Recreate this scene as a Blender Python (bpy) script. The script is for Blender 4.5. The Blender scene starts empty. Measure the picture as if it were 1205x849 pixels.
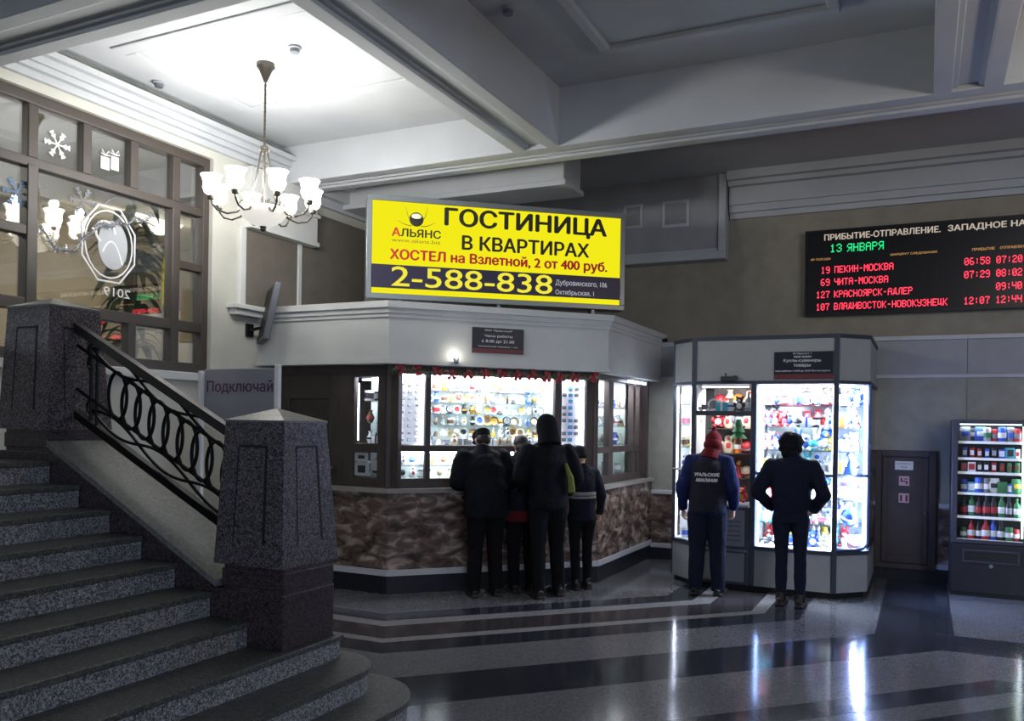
import bpy, bmesh, math, random
import numpy as np
from mathutils import Matrix, Vector
from mathutils.geometry import delaunay_2d_cdt
random.seed(7)
PI = math.pi
C = bpy.context.scene.collection
SC = bpy.context.scene

# ------------------------------------------------------------------ camera
YAW, ROLL = math.radians(25.77), math.radians(0.93)
CAM = Vector((0, 0, 1.75))
fwd = Vector((-math.sin(YAW), math.cos(YAW), 0))
rgt0 = Vector((math.cos(YAW), math.sin(YAW), 0)); up0 = Vector((0, 0, 1))
rgt = rgt0 * math.cos(ROLL) + up0 * math.sin(ROLL)
upv = up0 * math.cos(ROLL) - rgt0 * math.sin(ROLL)
cd = bpy.data.cameras.new('camera'); cam = bpy.data.objects.new('camera', cd); C.objects.link(cam)
cam.matrix_world = Matrix(((rgt.x, upv.x, -fwd.x, CAM.x), (rgt.y, upv.y, -fwd.y, CAM.y), (rgt.z, upv.z, -fwd.z, CAM.z), (0, 0, 0, 1)))
cd.sensor_width = 36; cd.lens = 1000.7 / 1205 * 36; cd.shift_y = 74.4 / 1205
cd.clip_start = .05; cd.clip_end = 100
SC.camera = cam

# ------------------------------------------------------------------ world, exposure
w = bpy.data.worlds.new('hall_air'); SC.world = w; w.use_nodes = True
bg = w.node_tree.nodes['Background']
bg.inputs[0].default_value = (.30, .34, .45, 1); bg.inputs[1].default_value = .43
SC.view_settings.view_transform = 'Standard'; SC.view_settings.look = 'None'
SC.view_settings.exposure = 0.0; SC.view_settings.gamma = 1; SC.view_settings.use_curve_mapping = False
try:
    SC.cycles.use_denoising = True
    SC.cycles.max_bounces = 6; SC.cycles.diffuse_bounces = 3; SC.cycles.glossy_bounces = 3
    SC.cycles.transparent_max_bounces = 12
    SC.cycles.sample_clamp_indirect = 4; SC.cycles.caustics_reflective = False; SC.cycles.caustics_refractive = False
except Exception:
    pass

# ------------------------------------------------------------------ lights
def area(name, loc, target, sx, sy, power, col):
    l = bpy.data.lights.new(name, 'AREA'); l.shape = 'RECTANGLE'; l.size = sx; l.size_y = sy; l.energy = power; l.color = col
    o = bpy.data.objects.new(name, l); C.objects.link(o); o.location = loc
    d = (Vector(target) - Vector(loc)).normalized()
    o.rotation_euler = d.to_track_quat('-Z', 'Y').to_euler(); return o
def point(name, loc, power, col, r=.05):
    l = bpy.data.lights.new(name, 'POINT'); l.energy = power; l.color = col; l.shadow_soft_size = r
    o = bpy.data.objects.new(name, l); C.objects.link(o); o.location = loc; return o
# added bluish fill for the hall's ambient light, unseen, behind and right of camera
area('hall_ambient_fill', (7.5, -7.0, 3.0), (-2.0, 8.0, 1.6), 5, 3, 420, (.76, .84, 1.0))
CH = Vector((-5.11, 5.62, 0))                       # the chandelier hangs here
for k_ in range(8):                                  # one bulb in each of its shades
    a_ = 2 * PI * k_ / 8 + .2
    point('chandelier_bulb', (CH.x + .43 * math.cos(a_), CH.y + .43 * math.sin(a_), 3.83), 19, (1.0, .97, .93), .035)
# added warm fill without a fixture, in the unseen next bay
point('next_bay_fill', (2.2, 5.7, 3.7), 75, (1.0, .84, .66), .08)
point('side_room_light', (-8.6, 3.2, 4.2), 150, (1.0, .94, .84), .08)  # added light with no fixture, brightens the plant behind the screen
point('side_room_light', (-9.7, 8.6, 4.15), 190, (1.0, .92, .8), .08)

# ------------------------------------------------------------------ helpers
def T(x, y, z=0): return Matrix.Translation((x, y, z))
def RZ(a): return Matrix.Rotation(a, 4, 'Z')
def RX(a): return Matrix.Rotation(a, 4, 'X')
def RY(a): return Matrix.Rotation(a, 4, 'Y')
TM = {}                                             # object -> its world matrix (kept by hand, no depsgraph needed)
def thing(name, label, cat, loc=(0, 0, 0), rz=0, group=None):
    o = bpy.data.objects.new(name, None); C.objects.link(o); o.empty_display_size = .1
    o.location = loc; o.rotation_euler = (0, 0, rz)
    o['label'] = label; o['category'] = cat
    if group: o['group'] = group
    TM[o.name] = T(*loc) @ RZ(rz); return o
def tag(o, label, cat, group=None):
    o['label'] = label; o['category'] = cat
    if group: o['group'] = group
    return o
def inv(t): return TM[t.name].inverted()
class MB:
    n = 0
    """collects shapes; M maps what is given into the coordinates of the object that is built"""
    def __init__(s, M=None):
        s.bm = bmesh.new(); s.M = M.copy() if M else Matrix(); s.mi = 0
    def _v(s, p): return s.bm.verts.new(s.M @ Vector(p))
    def _f(s, vs):
        try:
            f = s.bm.faces.new(vs); f.material_index = s.mi; return f
        except ValueError: return None
    def _merge(s, tmp, M=None):
        MM = s.M @ M if M is not None else s.M
        mp = {v: s.bm.verts.new(MM @ v.co) for v in tmp.verts}
        for f in tmp.faces: s._f([mp[v] for v in f.verts])
        tmp.free(); return s
    def box(s, x0, x1, y0, y1, z0, z1, bev=0, M=None, seg=2):
        t = bmesh.new(); MB.n = (MB.n + 5) % 17; g = .00008 * MB.n          # no two boxes share a plane
        x0 -= g; x1 += g; y0 -= g; y1 += g; z1 += g; z0 -= g * (z0 != 0)
        q = [t.verts.new((x, y, z)) for z in (z0, z1) for y in (y0, y1) for x in (x0, x1)]
        for a in ((0, 2, 3, 1), (4, 5, 7, 6), (0, 1, 5, 4), (2, 6, 7, 3), (0, 4, 6, 2), (1, 3, 7, 5)): t.faces.new([q[i] for i in a])
        if bev: bmesh.ops.bevel(t, geom=list(t.edges), offset=bev, segments=seg, affect='EDGES', profile=.5)
        return s._merge(t, M)
    def prism(s, pts, z0, z1, M=None, bev=0):
        t = bmesh.new()
        lo = [t.verts.new((p[0], p[1], z0)) for p in pts]; hi = [t.verts.new((p[0], p[1], z1)) for p in pts]
        t.faces.new(lo[::-1]); t.faces.new(hi); n = len(pts)
        for i in range(n): t.faces.new((lo[i], lo[(i + 1) % n], hi[(i + 1) % n], hi[i]))
        if bev: bmesh.ops.bevel(t, geom=list(t.edges), offset=bev, segments=2, affect='EDGES', profile=.5)
        return s._merge(t, M)
    def hull(s, bot, top):
        """closed solid between two rings of equal length"""
        lo = [s._v(p) for p in bot]; hi = [s._v(p) for p in top]; n = len(bot)
        s._f(lo[::-1]); s._f(hi)
        for i in range(n): s._f((lo[i], lo[(i + 1) % n], hi[(i + 1) % n], hi[i]))
        return s
    def quad(s, a, b, c, d): s._f([s._v(a), s._v(b), s._v(c), s._v(d)]); return s
    def tube(s, path, r, seg=8, closed=False, ref=(1, 0, 0), cap=True):
        P = [Vector(p) for p in path]; n = len(P); rings = []
        for i in range(n):
            if closed: t = P[(i + 1) % n] - P[i - 1]
            else: t = P[min(i + 1, n - 1)] - P[max(i - 1, 0)]
            if t.length < 1e-9: t = Vector((0, 0, 1))
            t.normalize(); x = Vector(ref); x = x - t * x.dot(t)
            if x.length < .15:
                x = Vector((0, 1, 0)) if abs(t.y) < .9 else Vector((0, 0, 1)); x = x - t * x.dot(t)
            x.normalize(); y = t.cross(x)
            rr = r[i] if isinstance(r, (list, tuple)) and isinstance(r[0], (list, tuple, float, int)) and len(r) == n and not (n == 2 and isinstance(r, tuple)) else r
            a, b = rr if isinstance(rr, (list, tuple)) else (rr, rr)
            rings.append([s._v(P[i] + x * (a * math.cos(2 * PI * k / seg)) + y * (b * math.sin(2 * PI * k / seg))) for k in range(seg)])
        m = n if closed else n - 1
        for i in range(m):
            A_, B_ = rings[i], rings[(i + 1) % n]
            for k in range(seg): s._f((A_[k], A_[(k + 1) % seg], B_[(k + 1) % seg], B_[k]))
        if cap and not closed: s._f(rings[0][::-1]); s._f(rings[-1])
        return s
    def lathe(s, prof, seg=20, M=None, closed=True):
        MM = s.M @ M if M is not None else s.M; rings = []
        for (r, z) in prof:
            if r < 1e-6: rings.append([s.bm.verts.new(MM @ Vector((0, 0, z)))])
            else: rings.append([s.bm.verts.new(MM @ Vector((r * math.cos(2 * PI * k / seg), r * math.sin(2 * PI * k / seg), z))) for k in range(seg)])
        for A_, B_ in zip(rings, rings[1:]):
            for k in range(seg):
                a0, a1 = A_[k % len(A_)], A_[(k + 1) % len(A_)]; b0, b1 = B_[k % len(B_)], B_[(k + 1) % len(B_)]
                vs = []
                for v in (a0, a1, b1, b0):
                    if v not in vs: vs.append(v)
                if len(vs) > 2: s._f(vs)
        if closed:
            for R_ in (rings[0], rings[-1]):
                if len(R_) > 2: s._f(R_)
        return s
    def ball(s, c, r, seg=14, M=None):
        t = bmesh.new(); bmesh.ops.create_uvsphere(t, u_segments=seg, v_segments=max(6, seg * 2 // 3), radius=1)
        rr = r if isinstance(r, (tuple, list)) else (r, r, r)
        MM = T(*c) @ Matrix.Diagonal((rr[0], rr[1], rr[2], 1))
        return s._merge(t, (M @ MM) if M is not None else MM)
    def build(s, name, mat, parent=None, smooth=False, kind=None, angle=40, fix=True):
        if fix: bmesh.ops.recalc_face_normals(s.bm, faces=s.bm.faces)
        me = bpy.data.meshes.new(name); s.bm.to_mesh(me); s.bm.free()
        for m in (mat if isinstance(mat, (list, tuple)) else [mat]): me.materials.append(m)
        return link(name, me, parent, smooth, kind, angle)
def link(name, me, parent=None, smooth=False, kind=None, angle=40):
    if smooth:
        me.polygons.foreach_set('use_smooth', [True] * len(me.polygons))
        if angle < 180: me.set_sharp_from_angle(angle=math.radians(angle))
    o = bpy.data.objects.new(name, me); C.objects.link(o)
    if parent is not None: o.parent = parent
    TM[o.name] = TM[parent.name].copy() if parent is not None else Matrix()
    if kind: o['kind'] = kind
    return o
def rebase(o, loc):
    """move a finished top-level mesh's origin to loc"""
    o.data.transform(T(-loc[0], -loc[1], -loc[2])); o.location = loc; TM[o.name] = T(*loc); return o
def copy_tree(o, parent=None):
    c = o.copy(); C.objects.link(c)
    if parent is not None: c.parent = parent
    for ch in list(o.children): copy_tree(ch, c)
    return c
def evaluated(me, mods):
    o = bpy.data.objects.new('tmp', me); C.objects.link(o)
    for typ, kw in mods:
        m = o.modifiers.new(typ, typ)
        for k, v in kw.items(): setattr(m, k, v)
    dg = bpy.context.evaluated_depsgraph_get(); dg.update()
    out = bpy.data.meshes.new_from_object(o.evaluated_get(dg)); bpy.data.objects.remove(o); return out
def glyphs(s):
    """outline of a line of writing, filled by winding number: 2D vertices and triangles"""
    cu = bpy.data.curves.new('t', 'FONT'); cu.body = s; cu.resolution_u = 3; cu.fill_mode = 'NONE'
    o = bpy.data.objects.new('t', cu); C.objects.link(o)
    dg = bpy.context.evaluated_depsgraph_get(); dg.update()
    me = bpy.data.meshes.new_from_object(o.evaluated_get(dg)); bpy.data.objects.remove(o)
    V = [v.co.to_2d() for v in me.vertices]; E_ = [tuple(e.vertices) for e in me.edges]
    # walk every outline in the order of its vertices
    nx = {}
    for a, b in E_: nx.setdefault(a, []).append(b); nx.setdefault(b, []).append(a)
    seen = set(); segs = []
    for v0 in range(len(V)):
        if v0 in seen or v0 not in nx: continue
        loop = [v0]; seen.add(v0); cur = v0
        first = min(nx[v0], key=lambda q: (abs(q - v0) != 1, q)); cur = first
        while cur not in seen:
            seen.add(cur); loop.append(cur); n_ = [q for q in nx[cur] if q not in seen]
            if not n_: break
            cur = n_[0]
        segs += [(V[loop[i]], V[loop[(i + 1) % len(loop)]]) for i in range(len(loop))]
    out = delaunay_2d_cdt(V, E_, [], 0, 1e-6)
    P, F = out[0], out[2]
    A0 = np.array([a for a, b in segs]); A1 = np.array([b for a, b in segs]); keep = []
    for f in F:
        c = sum((P[i] for i in f), Vector((0, 0))) / len(f)
        up = (A0[:, 1] <= c.y) & (A1[:, 1] > c.y); dn = (A0[:, 1] > c.y) & (A1[:, 1] <= c.y)
        cr = (A1[:, 0] - A0[:, 0]) * (c.y - A0[:, 1]) - (c.x - A0[:, 0]) * (A1[:, 1] - A0[:, 1])
        if int((up & (cr > 0)).sum()) - int((dn & (cr < 0)).sum()) != 0: keep.append(f)
    return P, keep
def text(M, s, x0, x1, z0, z1, y, mat, parent, name='lettering', bold=0, ext=.002):
    """writing on the front (-y) face of frame M, fitted into x0..x1, z0..z1; bold thickens the strokes"""
    P, F = glyphs(s)
    xs = [p.x for p in P]; ys = [p.y for p in P]
    if not xs: return None
    a, b, c, d = min(xs), max(xs), min(ys), max(ys)
    if bold: a -= bold; b += bold; c -= bold * .6; d += bold * .6
    sx, sz = (x1 - x0) / (b - a), (z1 - z0) / (d - c)
    bm = bmesh.new(); vv = [bm.verts.new((p.x, p.y, 0)) for p in P]
    for f in F: bm.faces.new([vv[i] for i in f])
    bmesh.ops.delete(bm, geom=[v for v in bm.verts if not v.link_faces], context='VERTS')
    if bold:
        base = list(bm.faces)
        for k, (ox, oy) in enumerate(((bold, 0), (-bold, 0), (0, bold * .6), (0, -bold * .6))):
            g = bmesh.ops.duplicate(bm, geom=base)
            for v in g['geom']:
                if isinstance(v, bmesh.types.BMVert): v.co.x += ox; v.co.y += oy; v.co.z += .00002 * (k + 1)
    nrm = (M.to_3x3() @ Vector((0, -1, 0)))
    for v in bm.verts: v.co = M @ Vector((x0 + (v.co.x - a) * sx, y - ext, z0 + (v.co.y - c) * sz)) + nrm * v.co.z
    for f in bm.faces:
        f.normal_update()
        if f.normal.dot(nrm) < 0: f.normal_flip()
    me2 = bpy.data.meshes.new(name); bm.to_mesh(me2); bm.free(); me2.materials.append(mat)
    return link(name, me2, parent)

# ------------------------------------------------------------------ materials
def newmat(name):
    m = bpy.data.materials.new(name); m.use_nodes = True
    nt = m.node_tree; return m, nt, nt.nodes['Principled BSDF']
def srgb(r, g, b):
    f = lambda c: (c / 255 / 12.92) if c / 255 <= .04045 else ((c / 255 + .055) / 1.055) ** 2.4
    return (f(r), f(g), f(b), 1)
def mat(name, rgb, rough=.5, metal=0, var=0, vscale=6, bump=0, bscale=40, spec=.5, emit=0, coat=0):
    m, nt, p = newmat(name); col = srgb(*rgb)
    p.inputs['Base Color'].default_value = col; p.inputs['Roughness'].default_value = rough; p.inputs['Metallic'].default_value = metal
    p.inputs['Specular IOR Level'].default_value = spec
    if coat: p.inputs['Coat Weight'].default_value = coat; p.inputs['Coat Roughness'].default_value = .08
    tc = nt.nodes.new('ShaderNodeTexCoord')
    if var:
        n = nt.nodes.new('ShaderNodeTexNoise'); n.inputs['Scale'].default_value = vscale; n.inputs['Detail'].default_value = 6
        nt.links.new(tc.outputs['Object'], n.inputs['Vector'])
        r = nt.nodes.new('ShaderNodeValToRGB'); r.color_ramp.elements[0].position = .3; r.color_ramp.elements[1].position = .7
        r.color_ramp.elements[0].color = tuple(c * (1 - var) for c in col[:3]) + (1,)
        r.color_ramp.elements[1].color = tuple(min(1, c * (1 + var)) for c in col[:3]) + (1,)
        nt.links.new(n.outputs['Fac'], r.inputs['Fac']); nt.links.new(r.outputs['Color'], p.inputs['Base Color'])
    if bump:
        n2 = nt.nodes.new('ShaderNodeTexNoise'); n2.inputs['Scale'].default_value = bscale; n2.inputs['Detail'].default_value = 4
        nt.links.new(tc.outputs['Object'], n2.inputs['Vector'])
        b = nt.nodes.new('ShaderNodeBump'); b.inputs['Strength'].default_value = bump; b.inputs['Distance'].default_value = .02
        nt.links.new(n2.outputs['Fac'], b.inputs['Height']); nt.links.new(b.outputs['Normal'], p.inputs['Normal'])
    if emit: p.inputs['Emission Color'].default_value = col; p.inputs['Emission Strength'].default_value = emit
    return m
def granite(name, dark, light, scale=110, rough=.35, mix=.5, bump=0):
    m, nt, p = newmat(name); tc = nt.nodes.new('ShaderNodeTexCoord')
    v = nt.nodes.new('ShaderNodeTexVoronoi'); v.inputs['Scale'].default_value = scale
    n = nt.nodes.new('ShaderNodeTexNoise'); n.inputs['Scale'].default_value = scale * .7; n.inputs['Detail'].default_value = 5
    nt.links.new(tc.outputs['Object'], v.inputs['Vector']); nt.links.new(tc.outputs['Object'], n.inputs['Vector'])
    s1 = nt.nodes.new('ShaderNodeSeparateColor'); nt.links.new(v.outputs['Color'], s1.inputs[0])
    a = nt.nodes.new('ShaderNodeMath'); a.operation = 'MULTIPLY'; nt.links.new(s1.outputs[0], a.inputs[0]); nt.links.new(n.outputs['Fac'], a.inputs[1])
    r = nt.nodes.new('ShaderNodeValToRGB'); e = r.color_ramp.elements
    e[0].position = .05; e[0].color = srgb(*dark); e[1].position = mix; e[1].color = srgb(*light)
    nt.links.new(a.outputs[0], r.inputs['Fac']); nt.links.new(r.outputs['Color'], p.inputs['Base Color'])
    p.inputs['Roughness'].default_value = rough
    return m
def marble(name, c0, c1, c2, scale=2.2, rough=.25):
    m, nt, p = newmat(name); tc = nt.nodes.new('ShaderNodeTexCoord')
    mp = nt.nodes.new('ShaderNodeMapping'); mp.inputs['Scale'].default_value = (1, 1, 2.0)
    nt.links.new(tc.outputs['Object'], mp.inputs['Vector'])
    n = nt.nodes.new('ShaderNodeTexNoise'); n.inputs['Scale'].default_value = scale; n.inputs['Detail'].default_value = 9; n.inputs['Distortion'].default_value = .7
    nt.links.new(mp.outputs['Vector'], n.inputs['Vector'])
    r = nt.nodes.new('ShaderNodeValToRGB'); e = r.color_ramp.elements
    e[0].position = .34; e[0].color = srgb(*c0); e[1].position = .72; e[1].color = srgb(*c2)
    x = e.new(.53); x.color = srgb(*c1)
    nt.links.new(n.outputs['Fac'], r.inputs['Fac']); nt.links.new(r.outputs['Color'], p.inputs['Base Color'])
    p.inputs['Roughness'].default_value = rough; return m
def emission(name, rgb, strength):
    m, nt, p = newmat(name); nt.nodes.remove(p); e = nt.nodes.new('ShaderNodeEmission')
    e.inputs[0].default_value = srgb(*rgb); e.inputs[1].default_value = strength
    nt.links.new(e.outputs[0], nt.nodes['Material Output'].inputs[0]); return m
def glassmat(name, refl=.06, tint=(1, 1, 1), rough=.0, power=.5):
    m, nt, p = newmat(name); nt.nodes.remove(p)
    t = nt.nodes.new('ShaderNodeBsdfTransparent'); t.inputs[0].default_value = tint + (1,)
    g = nt.nodes.new('ShaderNodeBsdfGlossy'); g.inputs['Roughness'].default_value = rough
    geo = nt.nodes.new('ShaderNodeNewGeometry'); dt = nt.nodes.new('ShaderNodeVectorMath'); dt.operation = 'DOT_PRODUCT'
    nt.links.new(geo.outputs['Normal'], dt.inputs[0]); nt.links.new(geo.outputs['Incoming'], dt.inputs[1])
    def mth(op, a_, b_):
        n = nt.nodes.new('ShaderNodeMath'); n.operation = op
        for i, v in enumerate((a_, b_)):
            if isinstance(v, (int, float)): n.inputs[i].default_value = v
            else: nt.links.new(v, n.inputs[i])
        return n.outputs[0]
    c = mth('ABSOLUTE', dt.outputs['Value'], 0); c = mth('POWER', mth('SUBTRACT', 1, c), 5)
    a = mth('MINIMUM', mth('ADD', mth('MULTIPLY', c, .9), refl), 1)
    x = nt.nodes.new('ShaderNodeMixShader'); nt.links.new(a, x.inputs[0]); nt.links.new(t.outputs[0], x.inputs[1]); nt.links.new(g.outputs[0], x.inputs[2])
    nt.links.new(x.outputs[0], nt.nodes['Material Output'].inputs[0]); return m
M_plaster = mat('white_plaster', (206, 208, 206), .8, var=.04, vscale=3, bump=.05, bscale=60)
M_ceil = mat('ceiling_paint', (188, 192, 196), .85, var=.05, vscale=2, bump=.04)
M_wallL = mat('cream_paint', (196, 196, 186), .75, var=.05, vscale=3, bump=.05)
M_wallup = mat('ochre_plaster', (152, 146, 132), .8, var=.10, vscale=5, bump=.12, bscale=90)
M_wallmid = mat('pale_grey_panel', (158, 160, 164), .6, var=.06, vscale=4)
M_walllow = mat('cream_marble_wall', (150, 150, 142), .5, var=.10, vscale=6)
M_trimw = mat('white_stone_trim', (196, 198, 204), .45, var=.05)
M_dkplinth = mat('black_stone_plinth', (34, 36, 44), .3, var=.2, vscale=20)
M_marble = marble('brown_marble', (58, 48, 44), (112, 94, 86), (190, 174, 164), 5.5)
M_post = granite('dark_granite', (26, 24, 27), (132, 126, 132), 120, .35, .62)
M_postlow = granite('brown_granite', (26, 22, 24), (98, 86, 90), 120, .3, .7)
M_riser = granite('grey_granite', (62, 64, 68), (172, 176, 182), 130, .45, .55)
M_tread = granite('worn_granite_tread', (54, 56, 55), (104, 108, 106), 90, .45, .7)
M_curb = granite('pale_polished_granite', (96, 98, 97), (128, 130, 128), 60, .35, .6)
M_iron = mat('black_wrought_iron', (16, 16, 18), .35, .6)
M_railtop = mat('black_varnished_handrail', (16, 16, 18), .3, 0, coat=.25)
M_wood = mat('dark_brown_wood', (64, 54, 52), .45, var=.18, vscale=9, bump=.08, bscale=30)
M_wooddk = mat('dark_walnut', (62, 54, 52), .45, var=.2, vscale=9, bump=.06, bscale=30)
M_winfr = mat('brown_window_frame', (70, 63, 58), .5, var=.08, vscale=12)
M_alu = mat('grey_aluminium', (128, 134, 142), .4, .7)
M_aludk = mat('dull_aluminium_frame', (74, 80, 92), .45, .5)
M_panelgr = mat('pale_grey_laminate', (166, 170, 174), .4, var=.04)
M_white = mat('white_laminate', (236, 238, 240), .5)
M_black = mat('black_plastic', (18, 18, 20), .4)
M_navy = mat('navy_plaque', (28, 34, 50), .4, var=.05)
M_redstrip = mat('dull_red_strip', (112, 52, 58), .5)
M_txtw = mat('white_lettering', (225, 228, 235), .6, emit=.12)
M_glass = glassmat('clear_glass', .02)
M_glassmir = glassmat('reflecting_glass', .36, (.92, .94, .93))
M_tube = emission('cold_tube_light', (222, 230, 255), 16)
M_tubeblue = emission('blue_white_led', (150, 180, 255), 20)

# ================================================================== SETTING
A = Vector((-4.858, 7.21)); B = Vector((-3.225, 8.927)); DD = (B - A).normalized(); NN = Vector((DD.y, -DD.x)); LEN = (B - A).length
# ---- floor: polished terrazzo laid in bands that run round the corner kiosk
def floor_material():
    m, nt, p = newmat('banded_terrazzo'); N = nt.nodes.new; L = nt.links.new
    geo = N('ShaderNodeNewGeometry'); sx = N('ShaderNodeSeparateXYZ'); L(geo.outputs['Position'], sx.inputs[0])
    def mth(op, a, b=None, clamp=False):
        n = N('ShaderNodeMath'); n.operation = op; n.use_clamp = clamp
        for i, v in enumerate((a, b)):
            if v is None: continue
            if isinstance(v, (int, float)): n.inputs[i].default_value = v
            else: L(v, n.inputs[i])
        return n.outputs[0]
    X, Y = sx.outputs[0], sx.outputs[1]
    dn = mth('ADD', mth('MULTIPLY', mth('SUBTRACT', X, A.x), NN.x), mth('MULTIPLY', mth('SUBTRACT', Y, A.y), NN.y))
    dl = mth('MULTIPLY', mth('SUBTRACT', A.y, Y), 1.16)
    dr = mth('MULTIPLY', mth('SUBTRACT', X, B.x), .965)
    d = mth('MAXIMUM', mth('MAXIMUM', dn, dl), dr)
    # on the right the outer bands turn to run along the back wall
    d3 = mth('ADD', 2.77, mth('SUBTRACT', 8.2, Y))
    right = mth('MULTIPLY', mth('GREATER_THAN', X, .1), mth('LESS_THAN', Y, 8.2))
    d = mth('ADD', mth('MULTIPLY', d, mth('SUBTRACT', 1, right)), mth('MULTIPLY', mth('MINIMUM', d3, dn), right))
    r = N('ShaderNodeValToRGB'); r.color_ramp.interpolation = 'CONSTANT'
    light, dark, brown, mid = srgb(106, 107, 113), srgb(46, 49, 58), srgb(60, 57, 62), srgb(132, 132, 136)
    stops = [(0, light), (.82, dark), (1.11, mid), (1.31, brown), (1.70, mid), (1.82, dark), (2.13, light), (2.77, dark), (3.35, light), (4.08, dark), (4.32, light), (4.56, dark), (5.1, light)]
    e = r.color_ramp.elements
    e[0].position = 0; e[0].color = stops[0][1]; e[1].position = stops[1][0] / 8; e[1].color = stops[1][1]
    for pos, c in stops[2:]:
        k = e.new(pos / 8); k.color = c
    L(mth('MULTIPLY', d, 1 / 8, True), r.inputs['Fac'])
    v = N('ShaderNodeTexVoronoi'); v.inputs['Scale'].default_value = 90; L(geo.outputs['Position'], v.inputs['Vector'])
    s2 = N('ShaderNodeSeparateColor'); L(v.outputs['Color'], s2.inputs[0])
    mr = N('ShaderNodeMapRange'); mr.inputs['To Min'].default_value = .72; mr.inputs['To Max'].default_value = 1.25; L(s2.outputs[0], mr.inputs['Value'])
    mx = N('ShaderNodeMix'); mx.data_type = 'RGBA'; mx.blend_type = 'MULTIPLY'; mx.inputs['Factor'].default_value = 1
    L(r.outputs['Color'], mx.inputs[6]); L(mr.outputs[0], mx.inputs[7]); L(mx.outputs[2], p.inputs['Base Color'])
    p.inputs['Roughness'].default_value = .12; p.inputs['Specular IOR Level'].default_value = .38
    n = N('ShaderNodeTexNoise'); n.inputs['Scale'].default_value = 5; n.inputs['Detail'].default_value = 3; L(geo.outputs['Position'], n.inputs['Vector'])
    b = N('ShaderNodeBump'); b.inputs['Strength'].default_value = .035; b.inputs['Distance'].default_value = .02; L(n.outputs['Fac'], b.inputs['Height']); L(b.outputs['Normal'], p.inputs['Normal'])
    return m
b_ = MB(); b_.box(-6.8, 11, -3, 11.3, -.12, 0); b_.build('floor', floor_material(), kind='structure')

# ---- left wall with the opening of the glazed screen
WY0, WY1, WZ0, WZ1 = 2.5, 6.42, 2.2, 4.38
b_ = MB()
b_.box(-6.8, -6.5, -1.5, 11.3, 0, WZ0); b_.box(-6.8, -6.5, -1.5, 11.3, WZ1, 5.2)
b_.box(-6.8, -6.5, -1.5, WY0, WZ0, WZ1); b_.box(-6.8, -6.5, WY1, 11.3, WZ0, WZ1)
b_.build('wall_left', M_wallL, kind='structure')
b_ = MB(); b_.box(-6.52, -6.44, 2.3, 6.5, 2.12, 2.2, .01); b_.build('trim_1', M_plaster, kind='structure')          # sill of the screen
# dropped frieze on the left wall and the dark panel under it
b_ = MB(); b_.box(-6.5, -6.38, 6.84, 7.92, 3.79, 4.42)
b_.box(-6.5, -6.36, 6.82, 7.94, 3.77, 3.82, .006); b_.box(-6.5, -6.35, 6.82, 7.94, 4.1, 4.14, .006)
b_.build('trim_2', M_plaster, kind='structure')
b_ = MB(); b_.box(-6.5, -6.485, 6.86, 7.70, 2.95, 3.78); b_.box(-6.5, -6.485, 7.76, 10.9, 2.3, 4.2); b_.build('trim_3', mat('dark_ochre_panel', (112, 106, 98), .8, var=.08, vscale=6), kind='structure')
b_ = MB(); b_.box(-6.5, -6.46, 6.78, 6.86, 2.9, 3.78, .006); b_.box(-6.5, -6.465, 7.70, 7.76, 2.95, 3.78, .006); b_.build('trim_4', M_plaster, kind='structure')
# cornice shelf that carries the kiosk's cornice on along the left wall
b_ = MB(); b_.box(-6.5, -6.40, 6.66, 7.12, 2.84, 2.90, .008); b_.box(-6.5, -6.36, 6.62, 7.10, 2.90, 2.95, .008); b_.build('trim_5', M_plaster, kind='structure')
# cornice above the screen (stepped)
def stepped(name, mat_, axis, a0, a1, wall, sgn, steps):
    b = MB()
    for (z0, z1, dep) in steps:
        if axis == 'y': b.box(min(wall, wall + sgn * dep), max(wall, wall + sgn * dep), a0, a1, z0, z1, .006)
        else: b.box(a0, a1, min(wall, wall + sgn * dep), max(wall, wall + sgn * dep), z0, z1, .006)
    return b.build(name, mat_, kind='structure')
stepped('trim_6', M_ceil, 'y', 4.1, 7.45, -6.5, 1, [(4.46, 4.52, .05), (4.52, 4.57, .10), (4.57, 4.63, .13), (4.63, 4.68, .19)])
stepped('trim_7', M_ceil, 'y', 7.9, 11, -6.5, 1, [(4.30, 4.40, .06), (4.40, 4.55, .14), (4.55, 4.75, .24)])

# ---- back wall
YB = 11.0
b_ = MB(); b_.box(-6.8, 11, YB, YB + .3, 0, 5.2); b_.build('wall_back', M_wallup, kind='structure')
b_ = MB(); b_.box(-3.3, .447, YB - .025, YB, 2.40, 2.80); b_.box(.453, 11, YB - .025, YB, 2.40, 2.80); b_.build('trim_8', M_wallmid, kind='structure')
b_ = MB(); b_.box(-3.3, .447, YB - .02, YB, .9, 2.36); b_.box(.453, 11, YB - .02, YB, .9, 2.36); b_.build('trim_9', M_walllow, kind='structure')
b_ = MB(); b_.box(-3.3, 11, YB - .06, YB, 2.80, 2.85, .006); b_.box(-3.3, 11, YB - .04, YB, 2.36, 2.40, .006); b_.build('trim_10', M_trimw, kind='structure')
b_ = MB(); b_.box(-3.22, -.48, YB - .05, YB, .2, .88); b_.box(.18, 11, YB - .05, YB, .2, .88); b_.build('trim_11', M_marble, kind='structure')
b_ = MB(); b_.box(-3.22, -.48, YB - .09, YB, .86, .91, .008); b_.box(.18, 11, YB - .09, YB, .86, .91, .008); b_.build('trim_12', M_trimw, kind='structure')
b_ = MB(); b_.box(-3.22, -.48, YB - .065, YB, .15, .21, .006); b_.box(.155, 11, YB - .065, YB, .15, .21, .006); b_.build('trim_13', M_trimw, kind='structure')
b_ = MB(); b_.box(-3.22, 11, YB - .06, YB, 0, .15); b_.build('baseboard_back', M_dkplinth, kind='structure')
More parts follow.
